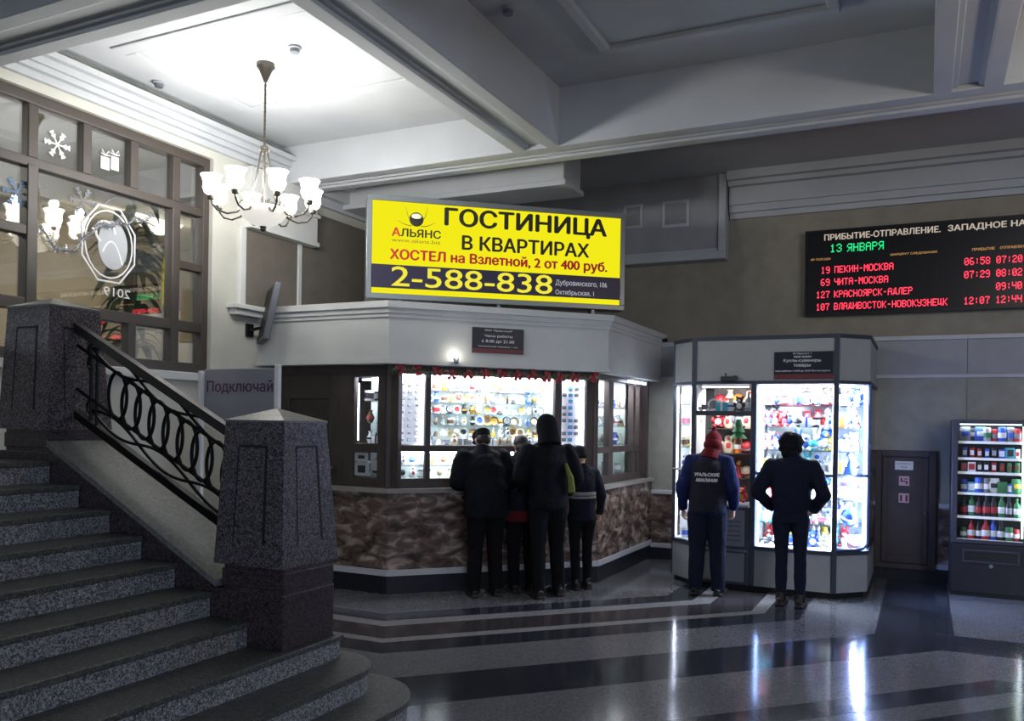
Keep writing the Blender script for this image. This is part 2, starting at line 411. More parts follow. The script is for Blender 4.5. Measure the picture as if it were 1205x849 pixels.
stepped('trim_14', M_ceil, 'x', -2.25, 11, YB, -1, [(4.40, 4.47, .05), (4.47, 4.56, .10), (4.56, 4.78, .13), (4.78, 4.84, .22), (4.84, 4.95, .30)])
# dropped frieze in the corner, edged by a moulding
b_ = MB(); b_.box(-6.5, -2.33, YB - .16, YB, 3.98, 4.95); b_.build('trim_15', M_wallmid, kind='structure')
b_ = MB(); b_.box(-6.5, -2.27, YB - .22, YB, 3.88, 3.98, .01); b_.box(-6.5, -2.30, YB - .19, YB, 3.98, 4.02, .008)
b_.box(-2.36, -2.27, YB - .22, YB, 3.98, 4.95, .01); b_.build('trim_16', M_ceil, kind='structure')

# ---- ceiling: flat in the bays, beams between
b_ = MB(); b_.box(-6.8, -3.4, 4.0, 7.5, 4.80, 5.2); b_.box(-3.4, 11, -3, 7.5, 4.95, 5.2); b_.box(-6.8, -3.4, -3, 4.0, 4.95, 5.2); b_.box(-6.8, 11, 7.5, 11.3, 4.95, 5.2)
b_.build('ceiling', M_ceil, kind='structure')
def beam(name, axis, c0, c1, a0, a1, plain=0):
    """moulded ceiling beam between c0 and c1 (across), a0..a1 (along); plain = side without mouldings"""
    b = MB()
    def bx(u0, u1, z0, z1):
        if axis == 'y': b.box(u0, u1, a0, a1, z0, z1, .008)
        else: b.box(a0, a1, u0, u1, z0, z1, .008)
    bx(c0, c1, 4.44, 4.99); bx(c0, c0 + .13, 4.395, 4.45); bx(c1 - .13, c1, 4.395, 4.45); bx(c0 + .10, c0 + .17, 4.42, 4.45); bx(c1 - .17, c1 - .10, 4.42, 4.45)
    return b.build(name, M_ceil, kind='structure')
beam('trim_17', 'x', 7.45, 7.90, -6.5, 11, plain=0)
beam('trim_18', 'x', 3.60, 4.10, -6.5, 11, plain=1)
beam('trim_19', 'y', -3.63, -3.15, 4.1, 7.45, plain=-1)
beam('trim_20', 'y', .04, .52, 4.1, 7.45)
beam('trim_21', 'y', 3.7, 4.2, 4.1, 7.45)
beam('trim_22', 'y', -3.63, -3.15, -3, 3.6)
beam('trim_23', 'y', .04, .52, -3, 3.6)
b_ = MB(); b_.box(-6.5, -3.53, 8.5, 9.0, 4.34, 4.96, .01); b_.box(-6.5, -3.50, 8.47, 9.03, 4.34, 4.40, .008); b_.build('trim_24', M_ceil, kind='structure')
# raised rectangles on the bay ceilings
def ring_mould(name, x0, x1, y0, y1, z, w_=.10, h=.05):
    b = MB()
    for (a, c, d, e) in ((x0, x1, y0, y0 + w_), (x0, x1, y1 - w_, y1), (x0, x0 + w_, y0 + w_, y1 - w_), (x1 - w_, x1, y0 + w_, y1 - w_)): b.box(a, c, d, e, z - h, z, .012)
    return b.build(name, M_ceil, kind='structure')
ring_mould('trim_25', -6.08, -4.02, 4.85, 6.48, 4.80, .14, .014)
ring_mould('trim_26', -2.50, -.6, 4.7, 6.85, 4.95, .09, .05)
ring_mould('trim_27', 1.1, 3.1, 4.7, 6.85, 4.95, .09, .05)
# plaster rose round the chandelier
b_ = MB(T(CH.x, CH.y, 0)); b_.lathe([(.10, 4.80), (.12, 4.782), (.22, 4.785), (.27, 4.775), (.31, 4.79), (.33, 4.80)], 40, closed=False); b_.build('trim_28', M_ceil, smooth=True, kind='structure')

# ---- glazed screen (window_1)
win = bpy.data.objects.new('window_1', None); C.objects.link(win); win.location = (-6.6, 4.5, WZ0); win['kind'] = 'structure'; TM['window_1'] = T(-6.6, 4.5, WZ0)
b_ = MB(inv(win)); X0, X1 = -6.66, -6.56
def wf(y0, y1, z0, z1, d=0): b_.box(X0 - d, X1 + d, y0, y1, z0, z1, .008)
wf(WY0, WY1, WZ0, WZ0 + .10, .015); wf(WY0, WY1, WZ1 - .09, WZ1, .015); wf(WY0, WY0 + .08, WZ0, WZ1, .015); wf(WY1 - .08, WY1, WZ0, WZ1, .015)
wf(WY0, WY1, 3.78, 3.86); wf(WY0, WY1, 2.61, 2.71)
for y in (3.05, 3.54, 4.04, 4.53, 5.03, 5.52, 6.01): wf(y - .043, y + .043, 3.86, WZ1 - .05)
for y in (3.05, 4.53, 6.01): wf(y - .047, y + .047, WZ0 + .05, 3.80, .008)
for y in (3.8, 5.52): wf(y - .045, y + .045, WZ0 + .05, 2.65)
for (y0, y1) in ((WY0, 3.05), (3.05, 4.53), (6.01, WY1)): wf(y0, y1, 3.22, 3.30)
wf(3.78, 3.86, 2.65, 3.80)
b_.build('window_frame', M_winfr, win)
b_ = MB(inv(win)); b_.box(-6.618, -6.606, WY0 + .02, WY1 - .02, WZ0 + .02, WZ1 - .02); b_.build('pane', M_glassmir, win)
# room behind the screen
M_side = mat('side_room_paint', (168, 158, 138), .8, var=.05)
for nm, bx in (('wall_far', (-12.2, -12.0, 0, 11.3, 1.3, 5.2)), ('ceiling_side', (-12, -6.8, 0, 11.3, 4.7, 5.2)), ('wall_end', (-12, -6.8, 11.0, 11.3, 1.3, 5.2)), ('wall_near', (-12, -6.8, -.2, 0, 1.3, 5.2)), ('floor_side', (-12, -6.8, 0, 11.3, 1.2, 1.3)), ('trim_29', (-9.0, -8.6, 0, 11, 4.35, 4.7)), ('trim_30', (-12, -9.0, 6.4, 6.8, 4.35, 4.7))):
    b_ = MB(); b_.box(*bx); b_.build(nm, M_side, kind='structure')

# ---- low service door in the back wall
door = bpy.data.objects.new('door_1', None); C.objects.link(door); door.location = (-.16, YB - .02, .14); door['kind'] = 'structure'; TM['door_1'] = T(-.16, YB - .02, .14)
b_ = MB(inv(door)); b_.box(-.50, -.43, YB - .09, YB, .15, 1.51, .008); b_.box(.08, .155, YB - .09, YB, .15, 1.51, .008); b_.box(-.43, .08, YB - .09, YB, 1.44, 1.51, .008); b_.box(-.50, .155, YB - .10, YB, .13, .19, .008)
b_.build('door_frame', M_wooddk, door)
b_ = MB(inv(door)); b_.box(-.43, .08, YB - .05, YB, .19, 1.44); 
for (x0, x1, z0, z1) in ((-.42, -.36, .2, 1.43), (.01, .07, .2, 1.43), (-.36, .01, 1.37, 1.43), (-.36, .01, .2, .29)): b_.box(x0, x1, YB - .065, YB, z0, z1, .006)
b_.build('door_leaf', M_wood, door)
b_ = MB(inv(door)); b_.ball((.045, YB - .085, .79), .018); b_.tube([(.045, YB - .085, .79), (.045, YB - .055, .79)], .009); b_.build('door_handle', M_alu, door, smooth=True)
b_ = MB(inv(door)); b_.box(-.285, -.09, YB - .073, YB - .05, 1.285, 1.385, .004); sp = b_.build('door_plate', M_white, door)
text(inv(door), 'Служебный', -.265, -.11, 1.345, 1.368, YB - .0732, M_black, sp); text(inv(door), 'вход', -.22, -.155, 1.305, 1.328, YB - .0732, M_black, sp)
M_pink = mat('pale_pink_sign', (226, 190, 200), .5); M_maroon = mat('maroon_print', (112, 36, 60), .5)
for z0 in (1.10, .90):
    b_ = MB(inv(door)); b_.box(-.24, -.13, YB - .073, YB - .05, z0, z0 + .11, .006); sp = b_.build('pictogram_sign', M_pink, door)
    b_ = MB(inv(door)); y0, y1 = YB - .078, YB - .0725
    if z0 > 1:
        b_.box(-.222, -.150, y0, y1, z0 + .045, z0 + .058); b_.box(-.222, -.205, y0, y1, z0 + .045, z0 + .09); b_.box(-.165, -.148, y0, y1, z0 + .02, z0 + .05); b_.box(-.185, -.148, y0, y1, z0 + .074, z0 + .086)
    else:
        b_.box(-.225, -.203, y0, y1, z0 + .02, z0 + .09); b_.box(-.167, -.145, y0, y1, z0 + .02, z0 + .09)
    b_.build('pictogram', M_maroon, sp)

# ================================================================== STAIRS
RISE, GO = .145, .29
YS = 3.777
st = thing('staircase', 'broad grey granite staircase climbing to the landing by the glazed screen', 'stairs', (-4.4, 1.6, 0))
def step_outline(k, grow=0):
    xf = -2.635 - GO * (k - 1) + grow
    if k == 1: c, r = (-3.12, 4.0), .485 + grow
    elif k == 2: c, r = (-3.27, 4.05), .345 + grow
    elif k == 3: return [(-6.49, -1.4), (xf, -1.4), (xf, 4.27 + grow), (-3.9, 4.27 + grow), (-3.9, 4.24), (-6.49, 4.24)]
    else: return [(-6.49, -1.4), (xf, -1.4), (xf, YS - .002), (-6.49, YS - .002)]
    arc = [(c[0] + r * math.cos(a), c[1] + r * math.sin(a)) for a in [PI / 2 * i / 10 for i in range(11)]]
    return [(-6.49, -1.4), (xf, -1.4)] + arc + [(-3.9, arc[-1][1]), (-6.49, arc[-1][1])]
for k in range(1, 11):
    z = RISE * k
    b_ = MB(inv(st)); b_.prism(step_outline(k), z - RISE, z - .035); r_ = b_.build('step', M_riser, st)
    b_ = MB(inv(st)); b_.prism(step_outline(k, .018), z - .035, z, bev=.006); b_.build('tread', M_tread, r_)
# sloping kerb between the posts, with its dark side
CX0, CZ0, CX1, CZ1 = -5.27, 1.585, -3.70, .775
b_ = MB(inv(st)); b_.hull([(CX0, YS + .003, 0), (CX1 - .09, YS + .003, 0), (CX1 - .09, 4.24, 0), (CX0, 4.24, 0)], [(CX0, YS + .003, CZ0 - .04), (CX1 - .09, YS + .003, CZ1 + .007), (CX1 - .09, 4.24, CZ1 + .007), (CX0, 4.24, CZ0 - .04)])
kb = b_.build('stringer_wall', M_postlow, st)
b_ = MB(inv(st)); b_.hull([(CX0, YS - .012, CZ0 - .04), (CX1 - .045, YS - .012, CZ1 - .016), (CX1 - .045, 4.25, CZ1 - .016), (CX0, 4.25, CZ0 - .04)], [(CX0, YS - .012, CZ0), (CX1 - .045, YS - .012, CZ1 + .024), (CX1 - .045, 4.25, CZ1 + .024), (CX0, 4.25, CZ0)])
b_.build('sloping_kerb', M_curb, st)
b_ = MB(inv(st)); b_.box(-6.49, CX0, YS - .002, 4.24, 0, 1.415); b_.build('landing_wall', M_postlow, st)
b_ = MB(inv(st)); b_.box(-6.49, CX0 + .01, YS - .002, 4.25, 1.415, 1.45); b_.build('landing_slab', M_tread, st)

def newel(label, xr, zb, zped):
    """granite newel post: xr = right front edge at the foot of the tapered body, zb = foot, zped = foot of the tapered body"""
    o = thing('newel_post', label, 'post', (xr - .26, 4.0, zb))
    xl = xr - .545; y0, y1 = YS, 4.24
    b = MB(inv(o)); b.box(xl, xr, y0, y1, zb, zped - .15, .006); b.build('pedestal', M_postlow, o)
    b = MB(inv(o)); b.box(xl + .10, xr - .004, y0 + .006, y1 - .01, zped - .15, zped - .125); b.box(xl + .085, xr - .0, y0, y1 - .005, zped - .125, zped - .025, .006); b.box(xl + .10, xr - .004, y0 + .006, y1 - .01, zped - .03, zped + .005); b.build('neck', M_postlow, o)
    z1 = zped + .835
    lo = [(xl + .03, y0 - .012, zped), (xr + .0, y0 - .012, zped), (xr + .0, y1 + .035, zped), (xl + .03, y1 + .035, zped)]
    hi = [(xl + .088, y0 + .008, z1), (xr - .018, y0 + .008, z1), (xr - .018, y1 - .075, z1), (xl + .088, y1 - .075, z1)]
    bb = MB(inv(o)); bb.hull(lo, hi); body = bb.build('shaft', M_post, o)
    # panel grooves on the two faces seen: thin strips with the groove shade painted dark
    def on(f, u, v, off):       # f: 0 = -y face, 1 = +x face
        a, c = (0, 1) if f == 0 else (1, 2)
        p = Vector(lo[a]).lerp(Vector(lo[c]), u).lerp(Vector(hi[a]).lerp(Vector(hi[c]), u), v)
        return p + (Vector((0, -off, 0)) if f == 0 else Vector((off, 0, 0)))
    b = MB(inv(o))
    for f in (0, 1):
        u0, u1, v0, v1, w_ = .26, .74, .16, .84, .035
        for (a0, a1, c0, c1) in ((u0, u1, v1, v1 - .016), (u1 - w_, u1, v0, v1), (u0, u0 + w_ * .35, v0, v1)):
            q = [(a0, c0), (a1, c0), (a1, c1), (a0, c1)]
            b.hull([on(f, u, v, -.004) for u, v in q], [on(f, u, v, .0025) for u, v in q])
    b.build('panel_groove_shade', mat('groove_shade_stone', (24, 23, 26), .6), body)
    b = MB(inv(o)); cx, cy = (hi[0][0] + hi[1][0]) / 2, (hi[0][1] + hi[2][1]) / 2
    lo2 = [Vector(p) + Vector((sx * .006, sy * .006, 0)) for p, (sx, sy) in zip(hi, ((-1, -1), (1, -1), (1, 1), (-1, 1)))]
    vs = [b._v(p) for p in lo2]; v2 = [b._v(p + Vector((0, 0, .012))) for p in lo2]; ap = b._v((cx, cy, z1 + .085))
    b._f(vs[::-1])
    for i in range(4): b._f((vs[i], vs[(i + 1) % 4], v2[(i + 1) % 4], v2[i])); b._f((v2[i], v2[(i + 1) % 4], ap))
    b.build('cap', M_curb, o)
newel('speckled granite newel post at the foot of the stairs', -3.245, .4355, .90)
newel('speckled granite newel post at the head of the stairs, below the glazed screen', -5.268, 1.45, 1.66)

# wrought-iron railing between them
ra = thing('stair_railing', 'black wrought-iron railing with a row of oval rings beside the stairs', 'railing', (-4.5, 3.99, 1.2))
YR = 3.99; SL = -.492
def hz(x): return 2.385 + (x + 5.25) * SL                  # height of the handrail's top along x
xa, xb = -5.275, -3.718
b_ = MB(inv(ra)); b_.hull([(xa, YR - .035, hz(xa) - .062), (xb, YR - .035, hz(xb) - .062), (xb, YR + .035, hz(xb) - .062), (xa, YR + .035, hz(xa) - .062)], [(xa, YR - .03, hz(xa)), (xb, YR - .03, hz(xb)), (xb, YR + .03, hz(xb)), (xa, YR + .03, hz(xa))])
b_.build('handrail', M_railtop, ra)
b_ = MB(inv(ra)); f_ = lambda x: hz(x) - .60
b_.hull([(xa, YR - .025, f_(xa) - .055), (xb, YR - .025, f_(xb) - .055), (xb, YR + .025, f_(xb) - .055), (xa, YR + .025, f_(xa) - .055)], [(xa, YR - .025, f_(xa)), (xb, YR - .025, f_(xb)), (xb, YR + .025, f_(xb)), (xa, YR + .025, f_(xa))])
b_.build('bottom_rail', M_iron, ra)
for dz in (-.155, -.455):
    b_ = MB(inv(ra)); b_.tube([(xa, YR, hz(xa) + dz), (xb, YR, hz(xb) + dz)], .0125, 6); b_.build('inner_rail', M_iron, ra)
for i in range(10):
    cx = -4.87 + i * .1285; cz = hz(cx) - .305
    b_ = MB(inv(ra)); b_.tube([(cx + .088 * math.cos(a) , YR, cz + .158 * math.sin(a) + .088 * math.cos(a) * SL * .25) for a in [2 * PI * k / 28 for k in range(28)]], .0118, 6, closed=True, ref=(0, 1, 0)); b_.build('ring', M_iron, ra, smooth=True)
for (base, amp) in ((-.10, .055), (-.525, .055)):
    for i in range(3):
        x0 = -5.12 + i * .455
        p1 = []; p2 = []
        for k in range(17):
            t = k / 16; x = x0 + t * .46; e_ = amp * math.sin(PI * t) * 1.0
            p1.append((x, YR, hz(x) + base + e_)); p2.append((x, YR, hz(x) + base - e_))
        b_ = MB(inv(ra)); b_.tube(p1, .0105, 6, ref=(0, 1, 0)); b_.tube(p2, .0105, 6, ref=(0, 1, 0)); b_.build('leaf_scroll', M_iron, ra, smooth=True)
for x in (-5.13, -5.07):
    b_ = MB(inv(ra)); b_.tube([(x, YR, hz(x) - .04), (x, YR, f_(x))], .012, 6); b_.build('upright', M_iron, ra)
for dz in (-.12, -.20, -.5):
    b_ = MB(inv(ra)); b_.tube([(-5.12 + .05 * math.cos(a), YR, hz(-5.12) + dz + .05 * math.sin(a)) for a in [2 * PI * k / 20 for k in range(16)]], .008, 6, ref=(0, 1, 0)); b_.build('curl', M_iron, ra, smooth=True)

# ================================================================== CHANDELIER
M_brass = mat('aged_nickel', (96, 92, 84), .35, .8)
M_shade = emission('lit_frosted_shade', (255, 250, 240), 8)
M_bowl = mat('lit_alabaster_bowl', (236, 232, 222), .4, emit=.8)
ch = thing('chandelier', 'lit eight-armed chandelier with frosted tulip shades hanging from the white bay', 'chandelier', (CH.x, CH.y, 3.36))
L_ = inv(ch) @ T(CH.x, CH.y, 0)
b_ = MB(L_); b_.lathe([(0, 4.80), (.075, 4.80), (.078, 4.77), (.055, 4.74), (.03, 4.68), (.014, 4.64), (0, 4.635)], 20); b_.build('canopy', M_brass, ch, smooth=True)
b_ = MB(L_)
for k in range(14):                                              # links of the chain
    z = 4.63 - k * .037; a = k % 2 * PI / 2
    b_.tube([(.010 * math.cos(t) * math.cos(a), .010 * math.cos(t) * math.sin(a), z - .019 + .022 * math.sin(t)) for t in [2 * PI * j / 10 for j in range(10)]], .0035, 5, closed=True, ref=(math.sin(a), -math.cos(a), .1))
b_.tube([(0, 0, 4.64), (0, 0, 4.08)], .005, 6); b_.build('hanging_chain', M_brass, ch)
b_ = MB(L_); b_.lathe([(0, 4.11), (.02, 4.10), (.035, 4.085), (.03, 4.06), (.045, 4.05), (.02, 4.03), (0, 4.02)], 16); b_.build('crown_ring', M_brass, ch, smooth=True)
for k in range(6):
    a = 2 * PI * k / 6 + .3
    b_ = MB(L_); b_.tube([(.03 * math.cos(a), .03 * math.sin(a), 4.05), (.075 * math.cos(a), .075 * math.sin(a), 3.8), (.155 * math.cos(a), .155 * math.sin(a), 3.55)], .007, 6); b_.build('stay', M_brass, ch, smooth=True)
b_ = MB(L_); b_.lathe([(.205, 3.555), (.21, 3.545), (.195, 3.51), (.15, 3.455), (.09, 3.42), (.035, 3.405), (0, 3.40), (.03, 3.415), (.085, 3.432), (.145, 3.467), (.19, 3.52), (.20, 3.555)], 32, closed=False); b_.build('bowl', M_bowl, ch, smooth=True)
b_ = MB(L_); b_.lathe([(0, 3.41), (.03, 3.405), (.022, 3.385), (.026, 3.375), (.012, 3.362), (0, 3.36)], 14); b_.build('finial', M_brass, ch, smooth=True)
for k in range(8):
    a = 2 * PI * k / 8 + .2; ca, sa = math.cos(a), math.sin(a); ro = .43
    P = [(.16, 3.56), (.22, 3.50), (.30, 3.475), (.38, 3.495), (.42, 3.54), (ro, 3.58)]
    b_ = MB(L_); b_.tube([(r * ca, r * sa, z) for r, z in P], .009, 6); b_.tube([((.17 + .03 * math.cos(t)) * ca, (.17 + .03 * math.cos(t)) * sa, 3.575 + .03 * math.sin(t)) for t in [PI * 1.6 * j / 12 for j in range(13)]], .006, 5)
    arm = b_.build('arm', M_brass, ch, smooth=True)
    b_ = MB(L_ @ T(ro * ca, ro * sa, 0)); b_.lathe([(0, 3.57), (.028, 3.575), (.032, 3.60), (.02, 3.62), (0, 3.625)], 12); b_.build('socket', M_brass, arm, smooth=True)
    b_ = MB(L_ @ T(ro * ca, ro * sa, 0))
    b_.lathe([(.022, 3.605), (.055, 3.63), (.071, 3.668), (.066, 3.71), (.075, 3.75), (.09, 3.775), (.082, 3.77), (.062, 3.715), (.066, 3.668), (.05, 3.635), (.02, 3.61)], 18, closed=False)
    b_.build('shade', M_shade, arm, smooth=True)

def smoke(x, y, z, label):
    o = thing('smoke_detector', label, 'detector', (x, y, z - .05))
    b = MB(inv(o) @ T(x, y, z)); b.lathe([(0, 0), (.055, 0), (.055, -.018), (.048, -.022), (0, -.022)], 20); b.build('base', M_panelgr, o, smooth=True)
    b = MB(inv(o) @ T(x, y, z)); b.lathe([(0, -.022), (.042, -.022), (.038, -.05), (0, -.052)], 20); b.build('sensor', M_alu, o, smooth=True)
smoke(-4.66, 5.46, 4.80, 'round smoke detector beside the chandelier canopy')
smoke(-6.28, 5.53, 4.80, 'small smoke detector near the cornice over the glazed screen')
smoke(-2.92, 5.86, 4.95, 'smoke detector in the dim coffer right of the chandelier bay')

# ================================================================== things at the left wall
o = thing('wall_monitor', 'thin grey screen seen edge-on, tilted on a bracket beside the glazed screen', 'screen', (-6.3, 6.96, 2.55))
b_ = MB(inv(o) @ T(-6.24, 6.98, 2.86) @ RZ(math.radians(-42)) @ RX(math.radians(-11))); b_.box(-.38, .38, -.045, .02, -.30, .30, .01); b_.build('casing', mat('grey_casing', (86, 90, 98), .5), o)
b_ = MB(inv(o) @ T(-6.24, 6.98, 2.86) @ RZ(math.radians(-42)) @ RX(math.radians(-11))); b_.box(-.35, .35, -.048, -.044, -.27, .27); b_.build('screen', M_black, o)
b_ = MB(inv(o)); b_.box(-6.5, -6.47, 6.90, 7.0, 2.63, 2.77, .006); b_.tube([(-6.48, 6.95, 2.70), (-6.30, 7.0, 2.74)], .018, 8); b_.build('bracket', M_black, o)

ps = thing('promo_stand', 'grey promotional stand with a lettered header board behind the lower newel post', 'stand', (-5.3, 5.55, 0))
b_ = MB(inv(ps)); b_.box(-5.68, -4.88, 5.54, 5.58, 1.72, 2.185, .008); hb = b_.build('header_board', mat('grey_violet_board', (148, 148, 158), .5, var=.03), ps)
text(inv(ps), 'Подключай', -5.645, -4.90, 1.965, 2.085, 5.5395, mat('violet_lettering', (84, 52, 84), .6), hb, bold=.02)
for x in (-5.72, -4.86):
    b_ = MB(inv(ps)); b_.box(x - .022, x + .022, 5.53, 5.57, .9, 2.21 if x > -5 else 2.17, .006); b_.build('pole', M_white, ps)
b_ = MB(inv(ps)); b_.box(-5.75, -4.83, 5.40, 5.80, .86, .90, .008); b_.build('counter_top', M_white, ps)
b_ = MB(inv(ps)); b_.box(-5.71, -4.87, 5.44, 5.78, 0, .86, .01); b_.build('cabinet', mat('white_printed_cabinet', (206, 208, 214), .5), ps)

lf = thing('leaflet_table', 'small white table with blue leaflets beyond the stair railing', 'table', (-5.9, 5.13, 0))
b_ = MB(inv(lf)); b_.box(-6.25, -5.6, 4.93, 5.33, 1.06, 1.10, .006); b_.build('table_top', M_white, lf)
for x in (-6.22, -5.63):
    for y in (4.96, 5.30): b_ = MB(inv(lf)); b_.tube([(x, y, 0), (x, y, 1.07)], .015, 8); b_.build('leg', M_alu, lf)
for i, (x, lab) in enumerate(((-6.1, 'blue leaflet holder at the wall end of the leaflet table'), (-5.78, 'white leaflet stack at the stair end of the leaflet table'))):
    o = thing('leaflet_stack', lab, 'leaflets', (x, 5.12, 1.10)); b = MB(); b.box(-.11, .11, -.08, .08, 0, .05 if i else .02, .003); b.build('paper', M_white, o)
    b = MB(RX(math.radians(-18)) if not i else Matrix()); b.box(-.10, .10, .04 if not i else -.07, .05 if not i else .07, .01 if not i else .051, .17 if not i else .054); b.build('cover', mat('blue_leaflet', (52, 78, 128), .5) if not i else M_panelgr, o)

# ================================================================== CORNER KIOSK
def kpoly(d):
    """plan of the kiosk grown outward by d: on the left wall, at A, at B, on the back wall"""
    k = (1 - NN.y * -1) / NN.x if False else None
    yl = A.y - d; P0 = A + NN * d
    a = P0 + DD * ((yl - P0.y) / DD.y)
    xr = B.x + d; b = P0 + DD * ((xr - P0.x) / DD.x)
    return [Vector((-6.5, yl)), a, b, Vector((xr, YB))]
def strip(b, d1, d0, z0, z1):
    """band that follows the three sides, from d0 (inner) to d1 (outer)"""
    o_, i_ = kpoly(d1), kpoly(d0)
    for k in range(3):
        q = [o_[k], o_[k + 1], i_[k + 1], i_[k]]
        b.prism([(p.x, p.y) for p in q], z0, z1)
    return b
FR = {'L': Matrix(((1, 0, 0, -6.5), (0, 1, 0, A.y), (0, 0, 1, 0), (0, 0, 0, 1))),
      'D': Matrix(((DD.x, -NN.x, 0, A.x), (DD.y, -NN.y, 0, A.y), (0, 0, 1, 0), (0, 0, 0, 1))),
      'R': Matrix(((0, -1, 0, B.x), (1, 0, 0, B.y), (0, 0, 1, 0), (0, 0, 0, 1)))}
ki = thing('corner_kiosk', 'angled souvenir kiosk built into the corner with white fascia and brown marble base', 'kiosk', (-4.9, 9.0, 0))
KI = inv(ki); KD, KL, KR = KI @ FR['D'], KI @ FR['L'], KI @ FR['R']
b_ = MB(KI); strip(b_, .0, -.25, 0, .185); b_.build('plinth', M_dkplinth, ki)
b_ = MB(KI); strip(b_, .018, -.25, .185, .245); b_.build('base_strip', M_trimw, ki)
b_ = MB(KI); strip(b_, .0, -.25, .245, 1.025)
b_.build('marble_base', M_marble, ki)
b_ = MB(KI); strip(b_, .035, -.45, 1.025, 1.07); b_.build('counter_ledge', mat('worn_stone_ledge', (150, 146, 142), .3, var=.06), ki)
SO = 2.345
b_ = MB(KI); q = kpoly(.10); b_.prism([(p.x, p.y) for p in q] + [(-6.5, YB)], SO, 2.90); b_.build('fascia', M_plaster, ki)
b_ = MB(KI)
for d1, z0, z1 in ((.125, SO - .012, SO + .03), (.12, 2.80, 2.84), (.14, 2.84, 2.89), (.17, 2.89, 2.955)):
    q = kpoly(d1); b_.prism([(p.x, p.y) for p in q] + [(-6.5, YB)], z0, z1)
b_.build('cornice', M_plaster, ki)
# wooden frames; y runs inward from the base face
YF0, YF1 = .07, .14
def frame_piece(K, x0, x1, z0, z1, name='window_post', m=M_wood, y0=YF0, y1=YF1):
    b = MB(K); b.box(x0, x1, y0, y1, z0, z1, .006); return b.build(name, m, ki)
# diagonal front
for (x0, x1, z0, z1, nm) in ((-.02, .125, 1.07, SO, 'corner_post'), (2.235, 2.385, 1.07, SO, 'corner_post'), (.395, .45, 1.07, SO, 'window_post'), (1.855, 1.935, 1.07, SO, 'window_post'),
                             (.10, 2.25, 1.445, 1.51, 'window_rail'), (.10, 2.25, 1.07, 1.165, 'window_rail'), (.10, 2.25, 2.25, SO, 'window_rail'), (1.31, 1.345, 1.16, 1.45, 'hatch_post'), (1.40, 1.43, 1.16, 1.45, 'hatch_post')):
    frame_piece(KD, x0, x1, z0, z1, nm)
# left facet: door, narrow window
b_ = MB(KL)                                                      # framing, in kiosk-left coordinates (x from the left wall)
for (x0, x1, z0, z1) in ((.02, .16, 1.07, SO), (.98, 1.12, 1.07, SO), (.02, 1.12, 2.24, SO), (1.12, 1.15, 1.07, SO), (1.45, 1.70, 1.07, SO), (1.12, 1.5, 2.21, SO), (1.12, 1.5, 1.43, 1.52), (1.12, 1.5, 1.07, 1.165)): b_.box(x0, x1, YF0, YF1, z0, z1, .005)
b_.build('side_frame', M_wooddk, ki)
b_ = MB(KL); b_.box(.16, .98, YF0 + .02, YF1, .3, 2.24)
for (x0, x1, z0, z1) in ((.16, .29, .3, 2.24), (.83, .98, .3, 2.24), (.29, .83, 1.98, 2.24), (.29, .83, 1.30, 1.42)): b_.box(x0, x1, YF0 - .0, YF1, z0, z1, .008)
kd = b_.build('door', M_wooddk, ki)
b_ = MB(KL); b_.box(.29, .83, YF0 + .012, YF0 + .02, 1.42, 1.98); b_.build('door_panel', mat('dark_door_pane', (50, 46, 46), .15, var=.15, vscale=14), kd)
b_ = MB(KL); b_.ball((.9, YF0 - .03, 1.25), .025); b_.tube([(.9, YF0 - .03, 1.25), (.9, YF0 + .02, 1.25)], .01); b_.build('handle', M_brass, kd, smooth=True)
# right facet
for (x0, x1, z0, z1, nm) in ((.02, .10, 1.07, SO, 'corner_post'), (.50, .66, 1.07, SO, 'window_post'), (1.42, 1.52, 1.07, SO, 'window_post'), (1.68, 1.80, 1.07, SO, 'window_post'), (.08, 1.75, 1.43, 1.50, 'window_rail'), (.08, 1.75, 1.07, 1.16, 'window_rail'), (.08, 1.75, 2.27, SO, 'window_rail')):
    frame_piece(KR, x0, x1, z0, z1, nm)
b_ = MB(KR); b_.box(1.80, 1.86, -.0, .3, 1.07, SO); b_.build('end_panel', M_wood, ki)
# glass
for K, x0, x1, z0, z1 in ((KD, .12, .40, 1.16, 2.26), (KD, .44, 1.86, 1.50, 2.26), (KD, .44, 1.32, 1.16, 1.45), (KD, 1.42, 1.86, 1.16, 1.45), (KD, 1.93, 2.24, 1.16, 2.26), (KL, 1.14, 1.46, 1.51, 2.22), (KL, 1.14, 1.46, 1.16, 1.44), (KR, .09, .51, 1.15, 2.28), (KR, .65, 1.43, 1.15, 2.28), (KR, 1.51, 1.69, 1.15, 2.28)):
    b_ = MB(K); b_.box(x0, x1, .10, .106, z0, z1); b_.build('window_pane', M_glass, ki)
# inside: display boards, side walls, shelves
M_board = mat('white_display_board', (240, 242, 242), .6)
b_ = MB(KD); b_.box(.10, 2.28, .62, .65, 1.07, SO); b_.build('display_board', M_board, ki)
b_ = MB(KD); b_.box(.0, .03, .22, .62, 1.07, SO); b_.build('display_side', M_board, ki)
b_ = MB(KD); b_.box(2.34, 2.37, .24, .62, 1.07, SO); b_.build('display_side', M_board, ki)
b_ = MB(KD); b_.box(1.955, 2.235, .235, .25, 1.52, 2.235); b_.build('display_panel', M_board, ki)
b_ = MB(KD); b_.box(.13, .40, .245, .26, 1.52, 2.235); b_.build('display_panel', M_board, ki)
b_ = MB(KD); b_.box(.03, 2.34, .40, .43, 1.07, 1.50); b_.build('display_riser', M_board, ki)
b_ = MB(KR); b_.box(1.80, 1.83, .14, .53, 1.07, SO); b_.build('display_side', M_board, ki)
b_ = MB(KL); b_.box(1.05, 1.75, .52, .55, 1.07, SO); b_.build('display_board', M_white, ki)
